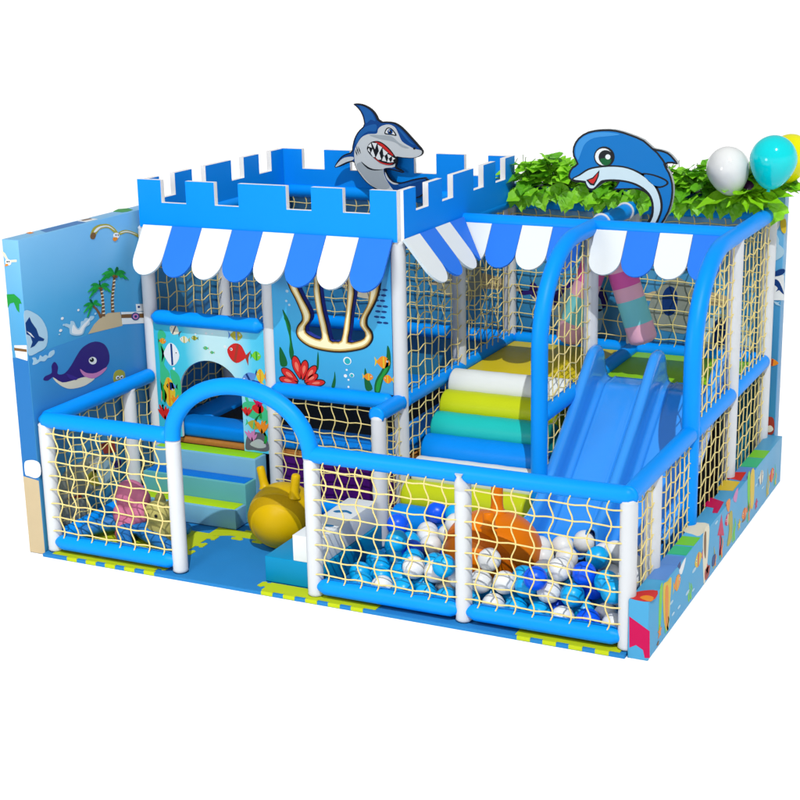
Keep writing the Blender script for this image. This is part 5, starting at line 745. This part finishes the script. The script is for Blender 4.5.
# ------------------------------------------------------------------ entry steps
st = thing('foam_steps', 'three pale blue foam steps with lime and blue treads up to the tower doorway', 'steps', (.6, 1.2, 0))
for i, (y0, z1, tm, bm_) in enumerate(((.953, .168, LIME, STEP), (1.13, .340, mat('blue_tread_vinyl', (0.0, .16, .62), .42, .05, 4, .1, 150), STEP_G), (1.307, .507, mat('green_tread_vinyl', (.26, .60, .004), .42, .05, 4, .1, 150), STEP))):
    y1 = (.953 + .1769 * (i + 1)) if i < 2 else 1.49
    mb = MB(); mb.box(.09, y0, 0.0005, 1.118, y1 - .001 if i < 2 else y1, z1, STEP if i != 1 else STEP_G, .006); b_ = mb.build('step', st, st)
    mb = MB(); mb.box(.105, y0 + .028, z1 - .004, 1.095, y1 - .006, z1 + .005, tm, .003); mb.build('tread', b_, st)

# ------------------------------------------------------------------ roller stairs
rs = thing('roller_stairs', 'ramp of seven foam rollers in white, yellow, teal and blue below the yellow deck', 'roller stairs', (3.0, 1.9, 0))
ROL = [(2.400, 1.035, R_WHITE, 'white'), (2.215, .895, R_YEL, 'yellow-green'), (2.025, .755, R_TEAL, 'teal'), (1.83, .615, R_BLUE, 'blue'), (1.635, .475, R_WHITE, 'white'), (1.425, .335, R_YEL, 'yellow-green'), (1.215, .195, R_BLUE, 'blue')]
for y, z, m, nm in ROL:
    mb = MB(); L0, L1 = 2.475, 3.535; r = .135
    n = 12; pts = []; rad = []
    for k in range(5): pts.append((L0 + .022 * (1 - math.cos(PI / 2 * k / 4)), y, z)); rad.append(r - .022 * (1 - math.sin(PI / 2 * k / 4)))
    for k in range(1, n): pts.append((L0 + .022 + (L1 - L0 - .044) * k / n, y, z)); rad.append(r + .0015 * math.sin(k * 2.3 + y * 9))
    for k in range(5): pts.append((L1 - .022 * (1 - math.sin(PI / 2 * k / 4)), y, z)); rad.append(r - .022 * (1 - math.cos(PI / 2 * k / 4)))
    mb.tube(pts, r, m, 40, rad); o = mb.build('foam_roller', rs, rs); o['label'] = nm + ' foam roller'
mb = MB()
mb.plate([[(2.46, .94), (1.10, .02), (2.46, .02)]], T_x(2.50, 1), 0, 1.01, BLUE_PAD); mb.build('ramp_base', rs, rs)

# ------------------------------------------------------------------ twin slide
sl = thing('twin_slide', 'glossy blue two-lane slide from the green deck into the ball pit', 'slide', (4.2, 1.8, 0))
path = []
for k in range(5): path.append((2.80 - .045 * k, 1.105, 0))
cx_, cz_ = 2.62, .905
for k in range(1, 9):
    t = (k / 8) * math.radians(35.5); path.append((cx_ - .20 * math.sin(t), cz_ + .20 * math.cos(t), t))
y_, z_ = path[-1][0], path[-1][1]; sl_t = math.tan(math.radians(35.5))
for k in range(1, 13): path.append((y_ - 1.10 * k / 12, z_ - 1.10 * sl_t * k / 12, 1))
y_, z_ = path[-1][0], path[-1][1]
for k in range(1, 9):
    a = math.radians(35.5) * (1 - k / 8); y_ -= .05; z_ -= .05 * math.tan(a); path.append((y_, z_, 2))
def lane_profile():
    """(x offset 0..1 over both lanes, kind): kinds: r rail top, w wall, b bed"""
    P = []
    def rail_(xc, r=.032):
        for k in range(9):
            t = PI - PI * k / 8; P.append((xc + r * math.cos(t), 'r', r * math.sin(t)))
    rail_(3.668)
    lanes = [(3.70, 4.168), (4.232, 4.70)]
    for i, (a, b) in enumerate(lanes):
        P.append((a + .004, 'w', .55)); P.append((a + .010, 'w', .25))
        for k in range(5):
            t = PI / 2 * k / 4; P.append((a + .012 + .05 * (1 - math.cos(t)), 'c', .05 * (1 - math.sin(t))))
        P.append((a + .086, 'b', 0)); P.append((a + .091, 'b', .011)); P.append((a + .096, 'b', .015)); P.append((a + .102, 'b', .011)); P.append((a + .110, 'b', .009))
        for k in range(1, 5): P.append((a + .110 + (b - a - .22) * k / 5, 'b', .009))
        P.append((b - .110, 'b', .009)); P.append((b - .102, 'b', .011)); P.append((b - .096, 'b', .015)); P.append((b - .091, 'b', .011)); P.append((b - .086, 'b', 0))
        for k in range(5):
            t = PI / 2 * (1 - k / 4); P.append((b - .012 - .05 * (1 - math.cos(t)), 'c', .05 * (1 - math.sin(t))))
        P.append((b - .010, 'w', .25)); P.append((b - .004, 'w', .55))
        rail_(4.2 if i == 0 else 4.732)
    return P
PR = lane_profile()
def rail_h(y):
    if y > 2.70: return max(.0, .285 * math.sqrt(max(0, 1 - ((y - 2.66) / .145) ** 2)))
    if y < 1.0: return .235 * max(.45, (y - .5) / .5)
    return .285 if y > 2.55 else .285 - .05 * min(1, (2.55 - y) / .5)
rows = []
for y, z, t in path:
    h = rail_h(y); row = []
    for x, k, d in PR:
        if k == 'r': zz = z + h - .01 + d if h > .02 else z + d * .2
        elif k == 'w': zz = z + max(.052, h * d) if h > .06 else z + .03
        elif k == 'c': zz = z + d * (1 if h > .06 else .4)
        else: zz = z + d
        row.append(Vector((x, y, zz)))
    rows.append(row)
mb = MB(); n = len(PR); vs = [v for r in rows for v in r]; fs = []
for i in range(len(rows) - 1):
    for k in range(n - 1): fs.append([i * n + k, (i + 1) * n + k, (i + 1) * n + k + 1, i * n + k + 1])
mb.add(vs, fs, SLIDE, True)
o = mb.build('slide_chute', sl, sl)
md = o.modifiers.new('thickness', 'SOLIDIFY'); md.thickness = .012; md.offset = 1
for x in (3.642, 4.738):
    mb = MB()
    side = [(y, z + max(rail_h(y) - .02, .0)) for y, z, t in path] + [(y, max(z - .06, .004)) for y, z, t in path[::-1]]
    mb.plate([side], T_x(x, 1), 0, .012, SLIDE); mb.build('side_wall', sl, sl)

# ------------------------------------------------------------------ hanging bags
def bag(top, bot, label, r=.122):
    root = thing('punching_bag', label, 'punching bag', tuple(bot))
    a = Vector(top); b = Vector(bot); d = (b - a); L = d.length; d.normalize()
    mb = MB(); cuts = [0, .18, .27, .40, .56, .70, 1.0]
    tl = [PINK, AQUA, PINK, MAGENTA, PINK, AQUA, PINK]
    segs = [(0.0, .14, AQUA), (.14, .29, PINK), (.29, .44, MAGENTA), (.44, .57, PINK), (.57, .81, AQUA), (.81, 1.0, PINK)]
    for s0, s1, m in segs:
        pts = []; rad = []
        for k in range(9):
            s = s0 + (s1 - s0) * k / 8; q = L * (1 - s); e = .05
            rr = r
            if q < e: rr = r - e + math.sqrt(max(0, e * e - (e - q) ** 2)); 
            if L * s < e: rr = r - e + math.sqrt(max(0, e * e - (e - L * s) ** 2))
            pts.append(a + d * L * s); rad.append(max(.02, rr))
        mb.tube(pts, r, m, 32, rad, caps=(s0 == 0 or s1 == 1.0))
    mb.build('bag_body', root, root)
    return root
def strap(root, y, top):
    mb = MB()
    mb.tube([(3.6 + .071 * math.cos(t), y, H2 + .002 + .071 * math.sin(t)) for t in [2 * PI * k / 28 for k in range(29)]], .012, WHITE, 8, caps=False)
    mb.tube([(3.6 + (.05 if top[0] > 3.6 else -.05), y, H2 - .05), Vector(top) + Vector((0, 0, .0))], .010, WHITE, 8)
    mb.build('strap', root, root)
b1 = bag((3.70, 2.95, 2.25), (3.995, 2.95, 1.40), 'pink, magenta and aqua striped bag hanging over the green deck'); strap(b1, 2.95, (3.70, 2.95, 2.25))
b2 = bag((3.44, 3.55, 2.22), (3.10, 3.55, 1.20), 'pink, magenta and aqua striped bag hanging over the yellow deck behind the arch net'); strap(b2, 3.60, (3.44, 3.55, 2.22))

# ------------------------------------------------------------------ hoppers
def hopper(label, c, axis, rl, rr, mb_, mband, horns, band, zmul=1.0):
    root = thing('space_hopper', label, 'space hopper', (c[0], c[1], 0))
    A = Vector(axis).normalized(); Q = A.to_track_quat('Z', 'Y').to_matrix(); C_ = Vector(c)
    mb = MB(); R_, S_ = 56, 48; vs = []; fs1 = []; fs2 = []
    for i in range(R_ + 1):
        th = PI * i / R_; zc = math.cos(th)
        inb = band[0] < zc < band[1]
        bump = .007 * (1 if inb else 0) 
        for k in range(S_):
            q = 2 * PI * k / S_
            v = Vector(((rr + bump) * math.sin(th) * math.cos(q), (rr + bump) * math.sin(th) * math.sin(q), (rl + bump) * zc))
            w_ = Q @ v; w_.z *= zmul
            vs.append(C_ + w_)
    for i in range(R_):
        zc = math.cos(PI * (i + .5) / R_); dst = fs2 if band[0] < zc < band[1] else fs1
        for k in range(S_): dst.append([i * S_ + k, (i + 1) * S_ + k, (i + 1) * S_ + (k + 1) % S_, i * S_ + (k + 1) % S_])
    mb.add(vs, fs1, mb_, True); mb.add(vs, fs2, mband, True)
    mb.build('body', root, root)
    for a, b, r in horns:
        mb = MB(); a = Vector(a); b = Vector(b); d = (b - a)
        P_ = [a + d * t for t in (0, .12, .3, .6, .84, .93, .98, 1.0)]
        mb.tube(P_, r, mb_, 24, [r * 1.5, r * 1.12, r, r, r, r * .94, r * .75, r * .4]); mb.build('horn', root, root)
    return root
yc = (1.65, 0.8, 0.266)
hopper('shiny yellow space hopper with two horns on the entrance floor', (yc[0] + .02, .80, .262), (.20, -.91, -.16), .285, .280, HOP_Y, HOP_YB,
    [((1.475, 0.86, 0.446), (1.425, 0.88, 0.621), .034), ((1.824, 0.72, 0.46), (1.851, 0.72, 0.656), .036)], (.38, .68), .945)
oc = (3.527, 0.72, 0.265)
hopper('big orange space hopper half sunk in the ball pit', (oc[0], .72, .275), (-.25, -.85, -.30), .36, .375, HOP_O, HOP_OB,
    [((3.553, 0.74, 0.565), (3.554, 0.74, 0.801), .045), ((3.62, 0.42, 0.558), (3.613, 0.44, 0.673), .045)], (.40, .62), .80)

# ------------------------------------------------------------------ white box on teal step by the ball pit
tb = MB(); tb.box(1.915, .083, .0008, 2.432, 1.05, .205, TEAL_BOX, .006)
tag(tb.build('foam_block', None, None, (2.17, .5, 0)), 'low teal foam block between entrance and ball pit', 'foam block')
wb = thing('foam_block', 'white foam block with blue marks lying on the teal block', 'foam block', (2.29, .5, .2055))
mb = MB(); mb.box(2.165, .083, .2055, 2.412, 1.0, .411, mat('white_block_vinyl', (.68, .72, .73), .42, .03, 3, .08, 140), .005); wbody = mb.build('block_body', wb, wb)
prints(wb, wbody, T_z(.411), [('printed_mark', [(cr([(2.206,0.661),(2.215,0.69),(2.257,0.712),(2.295,0.723),(2.357,0.688),(2.358,0.659),(2.309,0.679),(2.268,0.657),(2.239,0.645)],3), NAVY_MARK, 0)]),
    ('printed_mark', [(cr([(2.282,0.382),(2.309,0.386),(2.356,0.384),(2.364,0.359),(2.331,0.345),(2.302,0.348)],3), NAVY_MARK, 0)])])

# ------------------------------------------------------------------ soft toys in the left pen
def blob(name, parts, m, parent=None, root=None, eyes=None, vox=.016):
    mb = MB()
    for c, r in parts: mb.ball(c, r[0], r[1], r[2], m, 24, 16)
    o = mb.build(name, parent, root)
    rm = o.modifiers.new('merge', 'REMESH'); rm.mode = 'VOXEL'; rm.voxel_size = vox; rm.use_smooth_shade = True
    sm = o.modifiers.new('soften', 'SMOOTH'); sm.factor = .5; sm.iterations = 6
    return o
pk = thing('soft_toy', 'pink soft toy animal sitting in the left pen', 'soft toy', (.44, .52, 0))
blob('body', [((.42, .52, .20), (.125, .12, .15)), ((.40, .50, .37), (.135, .12, .12)), ((.52, .46, .22), (.08, .08, .09)), ((.33, .46, .20), (.07, .08, .10)), ((.41, .38, .12), (.075, .08, .085)), ((.53, .50, .33), (.06, .07, .10)), ((.31, .52, .34), (.06, .07, .09))], TOY_PINK, pk, pk)
mb = MB(); mb.ball((.41, .345, .075), .065, .06, .075, mat('dusty_red_soft_toy', (.42, .10, .12), .5, .06, 6, .2, 80)); mb.build('foot', pk, pk)
kh = thing('soft_toy', 'khaki yellow soft toy animal beside the pink one near the gate post', 'soft toy', (.72, .42, 0))
blob('body', [((.74, .44, .16), (.13, .12, .16)), ((.74, .40, .29), (.12, .11, .10)), ((.68, .52, .33), (.05, .05, .09)), ((.82, .52, .33), (.05, .05, .09))], TOY_KHAKI, kh, kh)
for x in (.71, .79):
    mb = MB(); mb.ball((x, .292, .30), .014, .010, .014, OUTLINE, 12, 8); mb.build('eye', kh, kh)
k2 = thing('soft_toy', 'dark olive soft toy behind the pink animal in the left pen', 'soft toy', (.28, .72, 0))
blob('body', [((.28, .74, .13), (.11, .10, .13)), ((.27, .70, .22), (.08, .08, .07)), ((.36, .72, .12), (.06, .07, .09))], mat('olive_soft_toy', (.20, .22, .09), .5, .06, 6, .2, 80), k2, k2)
sf = thing('soft_toy', 'blue soft starfish toy with long arms on the pen floor', 'soft toy', (.34, .42, 0))
mb = MB()
hub = Vector((.40, .56, .10))
for e, mid in (((.05, .20, .055), (.16, .46, .13)), ((.02, .80, .055), (.16, .72, .13)), ((.60, .15, .055), (.40, .30, .13)), ((.95, .26, .055), (.70, .30, .11)), ((.86, .66, .055), (.66, .66, .12))):
    e = Vector(e); mid = Vector(mid); pts = []; rad = []
    for k in range(13):
        t = k / 12; pts.append(hub * (1 - t) ** 2 + mid * 2 * t * (1 - t) + e * t * t); rad.append(.085 - .035 * t if t < .95 else .03)
    mb.tube(pts, .07, TOY_BLUE, 20, rad)
mb.ball(hub, .12, .12, .095, TOY_BLUE)
o = mb.build('body', sf, sf)
rm = o.modifiers.new('merge', 'REMESH'); rm.mode = 'VOXEL'; rm.voxel_size = .014; rm.use_smooth_shade = True

# ------------------------------------------------------------------ ball pit
BW = mat('white_ball_plastic', (.76, .78, .78), .34, .02, 3, spec=.25); BL = mat('light_blue_ball_plastic', (.0, .38, .80), .32, .03, 3, spec=.3); BR = mat('royal_blue_ball_plastic', (.0, .10, .88), .32, .03, 3, spec=.3)
protos = {}
def ball_mesh(m, nm):
    mb = MB(); vs = []; fs = []; R_, S_ = 18, 28; r = .086
    for i in range(R_ + 1):
        th = PI * i / R_
        for k in range(S_):
            q = 2 * PI * k / S_; rr = r * (1 - .022 * math.exp(-((th - PI / 2) / .07) ** 2))
            vs.append((rr * math.sin(th) * math.cos(q), rr * math.sin(th) * math.sin(q), rr * math.cos(th)))
    for i in range(R_):
        for k in range(S_): fs.append([i * S_ + k, (i + 1) * S_ + k, (i + 1) * S_ + (k + 1) % S_, i * S_ + (k + 1) % S_])
    mb.add(vs, fs, m, True); o = mb.build('play_ball')
    return o
rnd = random.Random(11)
cent = []
def blocked(x, y, z):
    if ((x - oc[0]) / .44) ** 2 + ((y - .72) / .44) ** 2 + ((z - .275) / .36) ** 2 < 1: return True
    if x < 2.56 + (.0 if z < .15 else .10) and y < 1.14: return True
    zr = .195 + (y - 1.215) * .70
    if x < 3.60 and y > 1.04 and z < zr + .20 and y > .98: return True
    if x > 3.62:
        zb = max(.07, .07 + (y - 1.0) * .70)
        if y > .62 and z < zb + .10: return True
        for xr in (3.668, 4.2, 4.732):
            if abs(x - xr) < .115 and y > .66 and z < zb + .36: return True
    return False
r = .086
for lay, (zz, dens, yl) in enumerate(((.087, 1.0, 1.3), (.215, .86, 1.35), (.335, .34, 1.5))):
    ny = 0; y = .135 + (.09 if lay % 2 else 0)
    while y < yl:
        x = 2.535 + (.088 if ny % 2 else 0) + (.05 if lay % 2 else 0)
        while x < 4.68:
            px, py, pz = x + rnd.uniform(-.018, .018), y + rnd.uniform(-.015, .015), zz + rnd.uniform(-.012, .012)
            if px < 4.67 and rnd.random() < (dens if lay == 0 or px > 2.85 else dens * .28) and not blocked(px, py, pz):
                # upper layers only where something lies below
                if lay == 0 or sum(1 for c in cent if (c[0] - px) ** 2 + (c[1] - py) ** 2 < .034 and c[2] < pz - .08) >= 1: cent.append((px, py, pz))
            x += .176
        y += .158; ny += 1
WH = set()
# a few balls lying on the slide mouths
for px, py in ((3.90, .80), (4.05, .86), (4.00, .98), (3.82, .96), (4.12, 1.04), (4.42, .82), (4.55, .90), (4.48, 1.02), (4.60, 1.05), (4.36, .98)):
    zb = max(.08, .02 + (py - 1.0) * .70 + .10); cent.append((px, py, zb + .155)); WH.add(len(cent) - 1)
for it in range(40):          # push overlapping balls apart
    for i in range(len(cent)):
        for j in range(i):
            a, b = cent[i], cent[j]; d = (Vector(a) - Vector(b)); L = d.length
            if 1e-6 < L < 2 * r:
                d *= (2 * r - L) / L * .5; cent[i] = tuple(Vector(a) + d); cent[j] = tuple(Vector(b) - d)
    cent = [(min(4.66, max(2.525, a)), max(.105, b), max(r + .001, c)) for a, b, c in cent]
NAMES = {'w': (BW, 'glossy white plastic ball in the ball pit', 'white balls in the ball pit'), 'l': (BL, 'light blue plastic ball in the ball pit', 'light blue balls in the ball pit'), 'r': (BR, 'royal blue plastic ball in the ball pit', 'royal blue balls in the ball pit')}
for i, c in enumerate(cent):
    t = rnd.random()
    if c[2] < .13: k = 'l' if t < .70 else ('w' if t < .92 else 'r')
    elif i in WH: k = 'w' if t < .8 else ('r' if t < .92 else 'l')
    elif c[0] > 3.75 and c[1] > .5: k = 'w' if t < .62 else ('r' if t < .74 else 'l')
    else: k = 'w' if t < .46 else ('l' if t < .85 else 'r')
    if k not in protos:
        o = protos[k] = ball_mesh(NAMES[k][0], k)
    else:
        o = protos[k].copy(); COL.objects.link(o)
    o.location = c; o.rotation_euler = (rnd.uniform(0, 6), rnd.uniform(0, 6), rnd.uniform(0, 6))
    tag(o, NAMES[k][1], 'ball', NAMES[k][2])

# ------------------------------------------------------------------ planter, ivy, balloons
pl = MB()
pl.box(2.47, 3.80, 2.462, 4.74, 4.0, 2.55, mat('dark_blue_planter', (.006, .07, .20), .5, .1, 4), .02)
tag(pl.build('planter_box', None, None, (3.6, 3.9, 2.46)), 'long dark blue planter trough under the green leaves', 'planter')
def leaf_mat(name, a, b):
    m = bpy.data.materials.new(name); m.use_nodes = True; nt = m.node_tree; p = nt.nodes["Principled BSDF"]
    tc = nt.nodes.new("ShaderNodeTexCoord"); no = nt.nodes.new("ShaderNodeTexNoise"); no.inputs["Scale"].default_value = 9; no.inputs["Detail"].default_value = 4
    nt.links.new(tc.outputs["Object"], no.inputs["Vector"])
    cr_ = nt.nodes.new("ShaderNodeValToRGB"); cr_.color_ramp.elements[0].color = a + (1,); cr_.color_ramp.elements[1].color = b + (1,)
    cr_.color_ramp.elements[0].position = .35; cr_.color_ramp.elements[1].position = .65
    nt.links.new(no.outputs["Fac"], cr_.inputs[0]); nt.links.new(cr_.outputs[0], p.inputs["Base Color"])
    p.inputs["Roughness"].default_value = .45
    tl = nt.nodes.new("ShaderNodeBsdfTranslucent"); tl.inputs[0].default_value = (b[0], b[1] * .9, b[2], 1)
    ms = nt.nodes.new("ShaderNodeMixShader"); ms.inputs[0].default_value = .30
    out = nt.nodes["Material Output"]
    nt.links.new(p.outputs[0], ms.inputs[1]); nt.links.new(tl.outputs[0], ms.inputs[2]); nt.links.new(ms.outputs[0], out.inputs[0])
    return m
LEAF1 = leaf_mat('ivy_leaf', (.18, .55, .012), (.32, .76, .03)); LEAF2 = leaf_mat('ivy_leaf_deep', (.08, .34, .008), (.15, .52, .015)); STEM = mat('green_stem', (.06, .20, .02), .6, .2)
def leaf(mb, base, dirv, size, up, m, rn, wide=1.0):
    d = Vector(dirv).normalized(); u = Vector(up); u = (u - d * u.dot(d)).normalized(); s_ = d.cross(u); B = Vector(base)
    def P_(a, b, c): return B + d * a * size + s_ * b * size * wide + u * c * size
    dr = rn.uniform(.05, .28)
    vs = [P_(0, 0, 0), P_(.10, .30, .08), P_(.30, .47, .05), P_(.42, .34, .07), P_(.62, .36, -.02), P_(.78, .18, -.06), P_(1.02, 0, -dr),
          P_(.78, -.18, -.06), P_(.62, -.36, -.02), P_(.42, -.34, .07), P_(.30, -.47, .05), P_(.10, -.30, .08), P_(.30, 0, -.05), P_(.65, 0, -.09)]
    mb.add(vs, [[0, 1, 12], [1, 2, 12], [2, 3, 12], [3, 13, 12], [3, 4, 13], [4, 5, 13], [5, 6, 13], [6, 7, 13], [7, 8, 13], [8, 9, 13], [9, 12, 13], [9, 10, 12], [10, 11, 12], [11, 0, 12]], m)
def ivy(seed):
    rn = random.Random(seed); mb = MB(); sm_ = MB()
    for k in range(36):
        a = rn.uniform(0, 2 * PI); rad = rn.uniform(.0, .19); h = rn.uniform(.02, .25) - rad * .35
        b = Vector((rad * math.cos(a) * 1.15, rad * math.sin(a) * .75, h))
        el = rn.uniform(-.5, .45); dd = Vector((math.cos(a) * math.cos(el), math.sin(a) * math.cos(el) - .45, math.sin(el)))
        leaf(mb, b, dd, rn.uniform(.12, .21), (rn.uniform(-.4, .4), rn.uniform(-.6, .1), 1), LEAF1 if rn.random() < .70 else LEAF2, rn)
        sm_.tube([(rn.uniform(-.05, .05), rn.uniform(-.03, .03), -.03), tuple(b * .55 + Vector((0, 0, h * .25))), tuple(b)], .004, STEM, 5)
    for k in range(5):                       # hanging leaves over the front
        b = Vector((rn.uniform(-.18, .18), -.10 - rn.uniform(0, .05), rn.uniform(-.05, .05)))
        leaf(mb, b, (rn.uniform(-.4, .4), -.45, -.8), rn.uniform(.12, .19), (rn.uniform(-.3, .3), -1, .4), LEAF1, rn)
    for k in range(4):                       # thin young shoots
        x, y = rn.uniform(-.2, .2), rn.uniform(-.05, .1); h = rn.uniform(.18, .26)
        sm_.tube([(x, y, .05), (x + rn.uniform(-.02, .02), y, h * .6), (x + rn.uniform(-.05, .05), y, h)], .0028, STEM, 4)
    return mb, sm_
IV = []
for s_ in (3, 5, 9):
    a, b = ivy(s_)
    IV.append((a, b))
first = {}
xs = [2.60, 2.78, 2.97, 3.15, 3.33, 3.52, 3.70, 3.88, 4.06, 4.24, 4.42, 4.58, 4.74]
for i, x in enumerate(xs):
    k = (i * 2 + i // 3) % 3
    lb = 'leafy green ivy plant growing in the trough along the back'
    loc = (x, 3.90 + rnd.uniform(-.02, .02), 2.545); rz = (0, .35, -.3, .15)[i % 4]; sc_ = rnd.uniform(.95, 1.12)
    if k not in first:
        t = thing('ivy_plant', lb, 'plant', (0, 0, 0), 'ivy plants in the back trough')
        f1 = IV[k][0].build('foliage', t, t); f2 = IV[k][1].build('stems', t, t); first[k] = (t, f1, f2)
    else:
        t0, f1, f2 = first[k]; t = t0.copy(); COL.objects.link(t)
        for f in (f1, f2):
            c = f.copy(); COL.objects.link(c); c.parent = t
    t.location = loc; t.rotation_euler = (0, 0, rz); t.scale = (sc_, sc_, sc_)
# big bright palm-like leaves at the right corner
bp_ = thing('leafy_plant', 'plant with long bright green fronds at the right end of the trough under the balloons', 'plant', (4.62, 3.80, 2.55))
rn = random.Random(21); mb = MB()
for (a, el, L) in ((-2.7, -.15, .46), (-2.1, -.3, .26), (-1.4, -.45, .24), (-.9, -.25, .30), (-.2, .05, .40), (.15, .25, .36), (-.5, -.1, .38), (2.6, .3, .22), (-1.75, .1, .30), (.5, .5, .30)):
    dd = Vector((math.cos(a) * math.cos(el), math.sin(a) * math.cos(el), math.sin(el)))
    leaf(mb, (4.64, 3.72, 2.60), dd, L, (rn.uniform(-.2, .2), -.55, 1), mat('bright_frond_leaf', (.22, .56, .01), .4, .2, 8), rn, .55)
mb.build('fronds', bp_, bp_)

def balloon(label, c, r, col, lean, m=None):
    root = thing('balloon', label, 'balloon', tuple(Vector(c) - Vector((0, 0, r * 1.25))))
    mt = mat(label.split()[0] + '_balloon_latex', col, .16, .02, 3, coat=.5)
    A = Vector(lean).normalized(); Q = A.to_track_quat('Z', 'Y').to_matrix(); mb = MB(); vs = []; fs = []; R_, S_ = 28, 36
    for i in range(R_ + 1):
        th = PI * i / R_; z = math.cos(th); k = 1 - .12 * max(0, -z) ** 1.2 * 1.6
        zz = z * (1.05 if z > 0 else 1.27)
        for j in range(S_):
            q = 2 * PI * j / S_; vs.append(Vector(c) + Q @ Vector((r * math.sin(th) * k * math.cos(q), r * math.sin(th) * k * math.sin(q), r * zz)))
    for i in range(R_):
        for j in range(S_): fs.append([i * S_ + j, (i + 1) * S_ + j, (i + 1) * S_ + (j + 1) % S_, i * S_ + (j + 1) % S_])
    mb.add(vs, fs, mt, True); mb.build('balloon_body', root, root)
    e = Vector(c) - (Q @ Vector((0, 0, r * 1.26)))
    mb = MB(); mb.tube([e + Q @ Vector((0, 0, .012)), e, e - Q @ Vector((0, 0, .018))], .012, mt, 10, [.008, .008, .018]); mb.build('knot', root, root)
balloon('white balloon at the left of the bunch above the ivy', (4.477, 3.66, 2.791), .182, (.74, .76, .76), (-.22, 0, 1))
balloon('turquoise balloon in the middle of the bunch above the ivy', (4.869, 3.6, 2.887), .196, (.0, .62, .66), (.12, 0, 1))
balloon('yellow balloon at the right of the bunch, partly behind the turquoise one', (4.95, 3.86, 2.885), .185, (.78, .76, .0), (.30, 0, 1))
balloon('purple balloon low between the white and turquoise ones', (4.638, 3.8, 2.61), .08, (.07, .012, .09), (0, 0, 1))
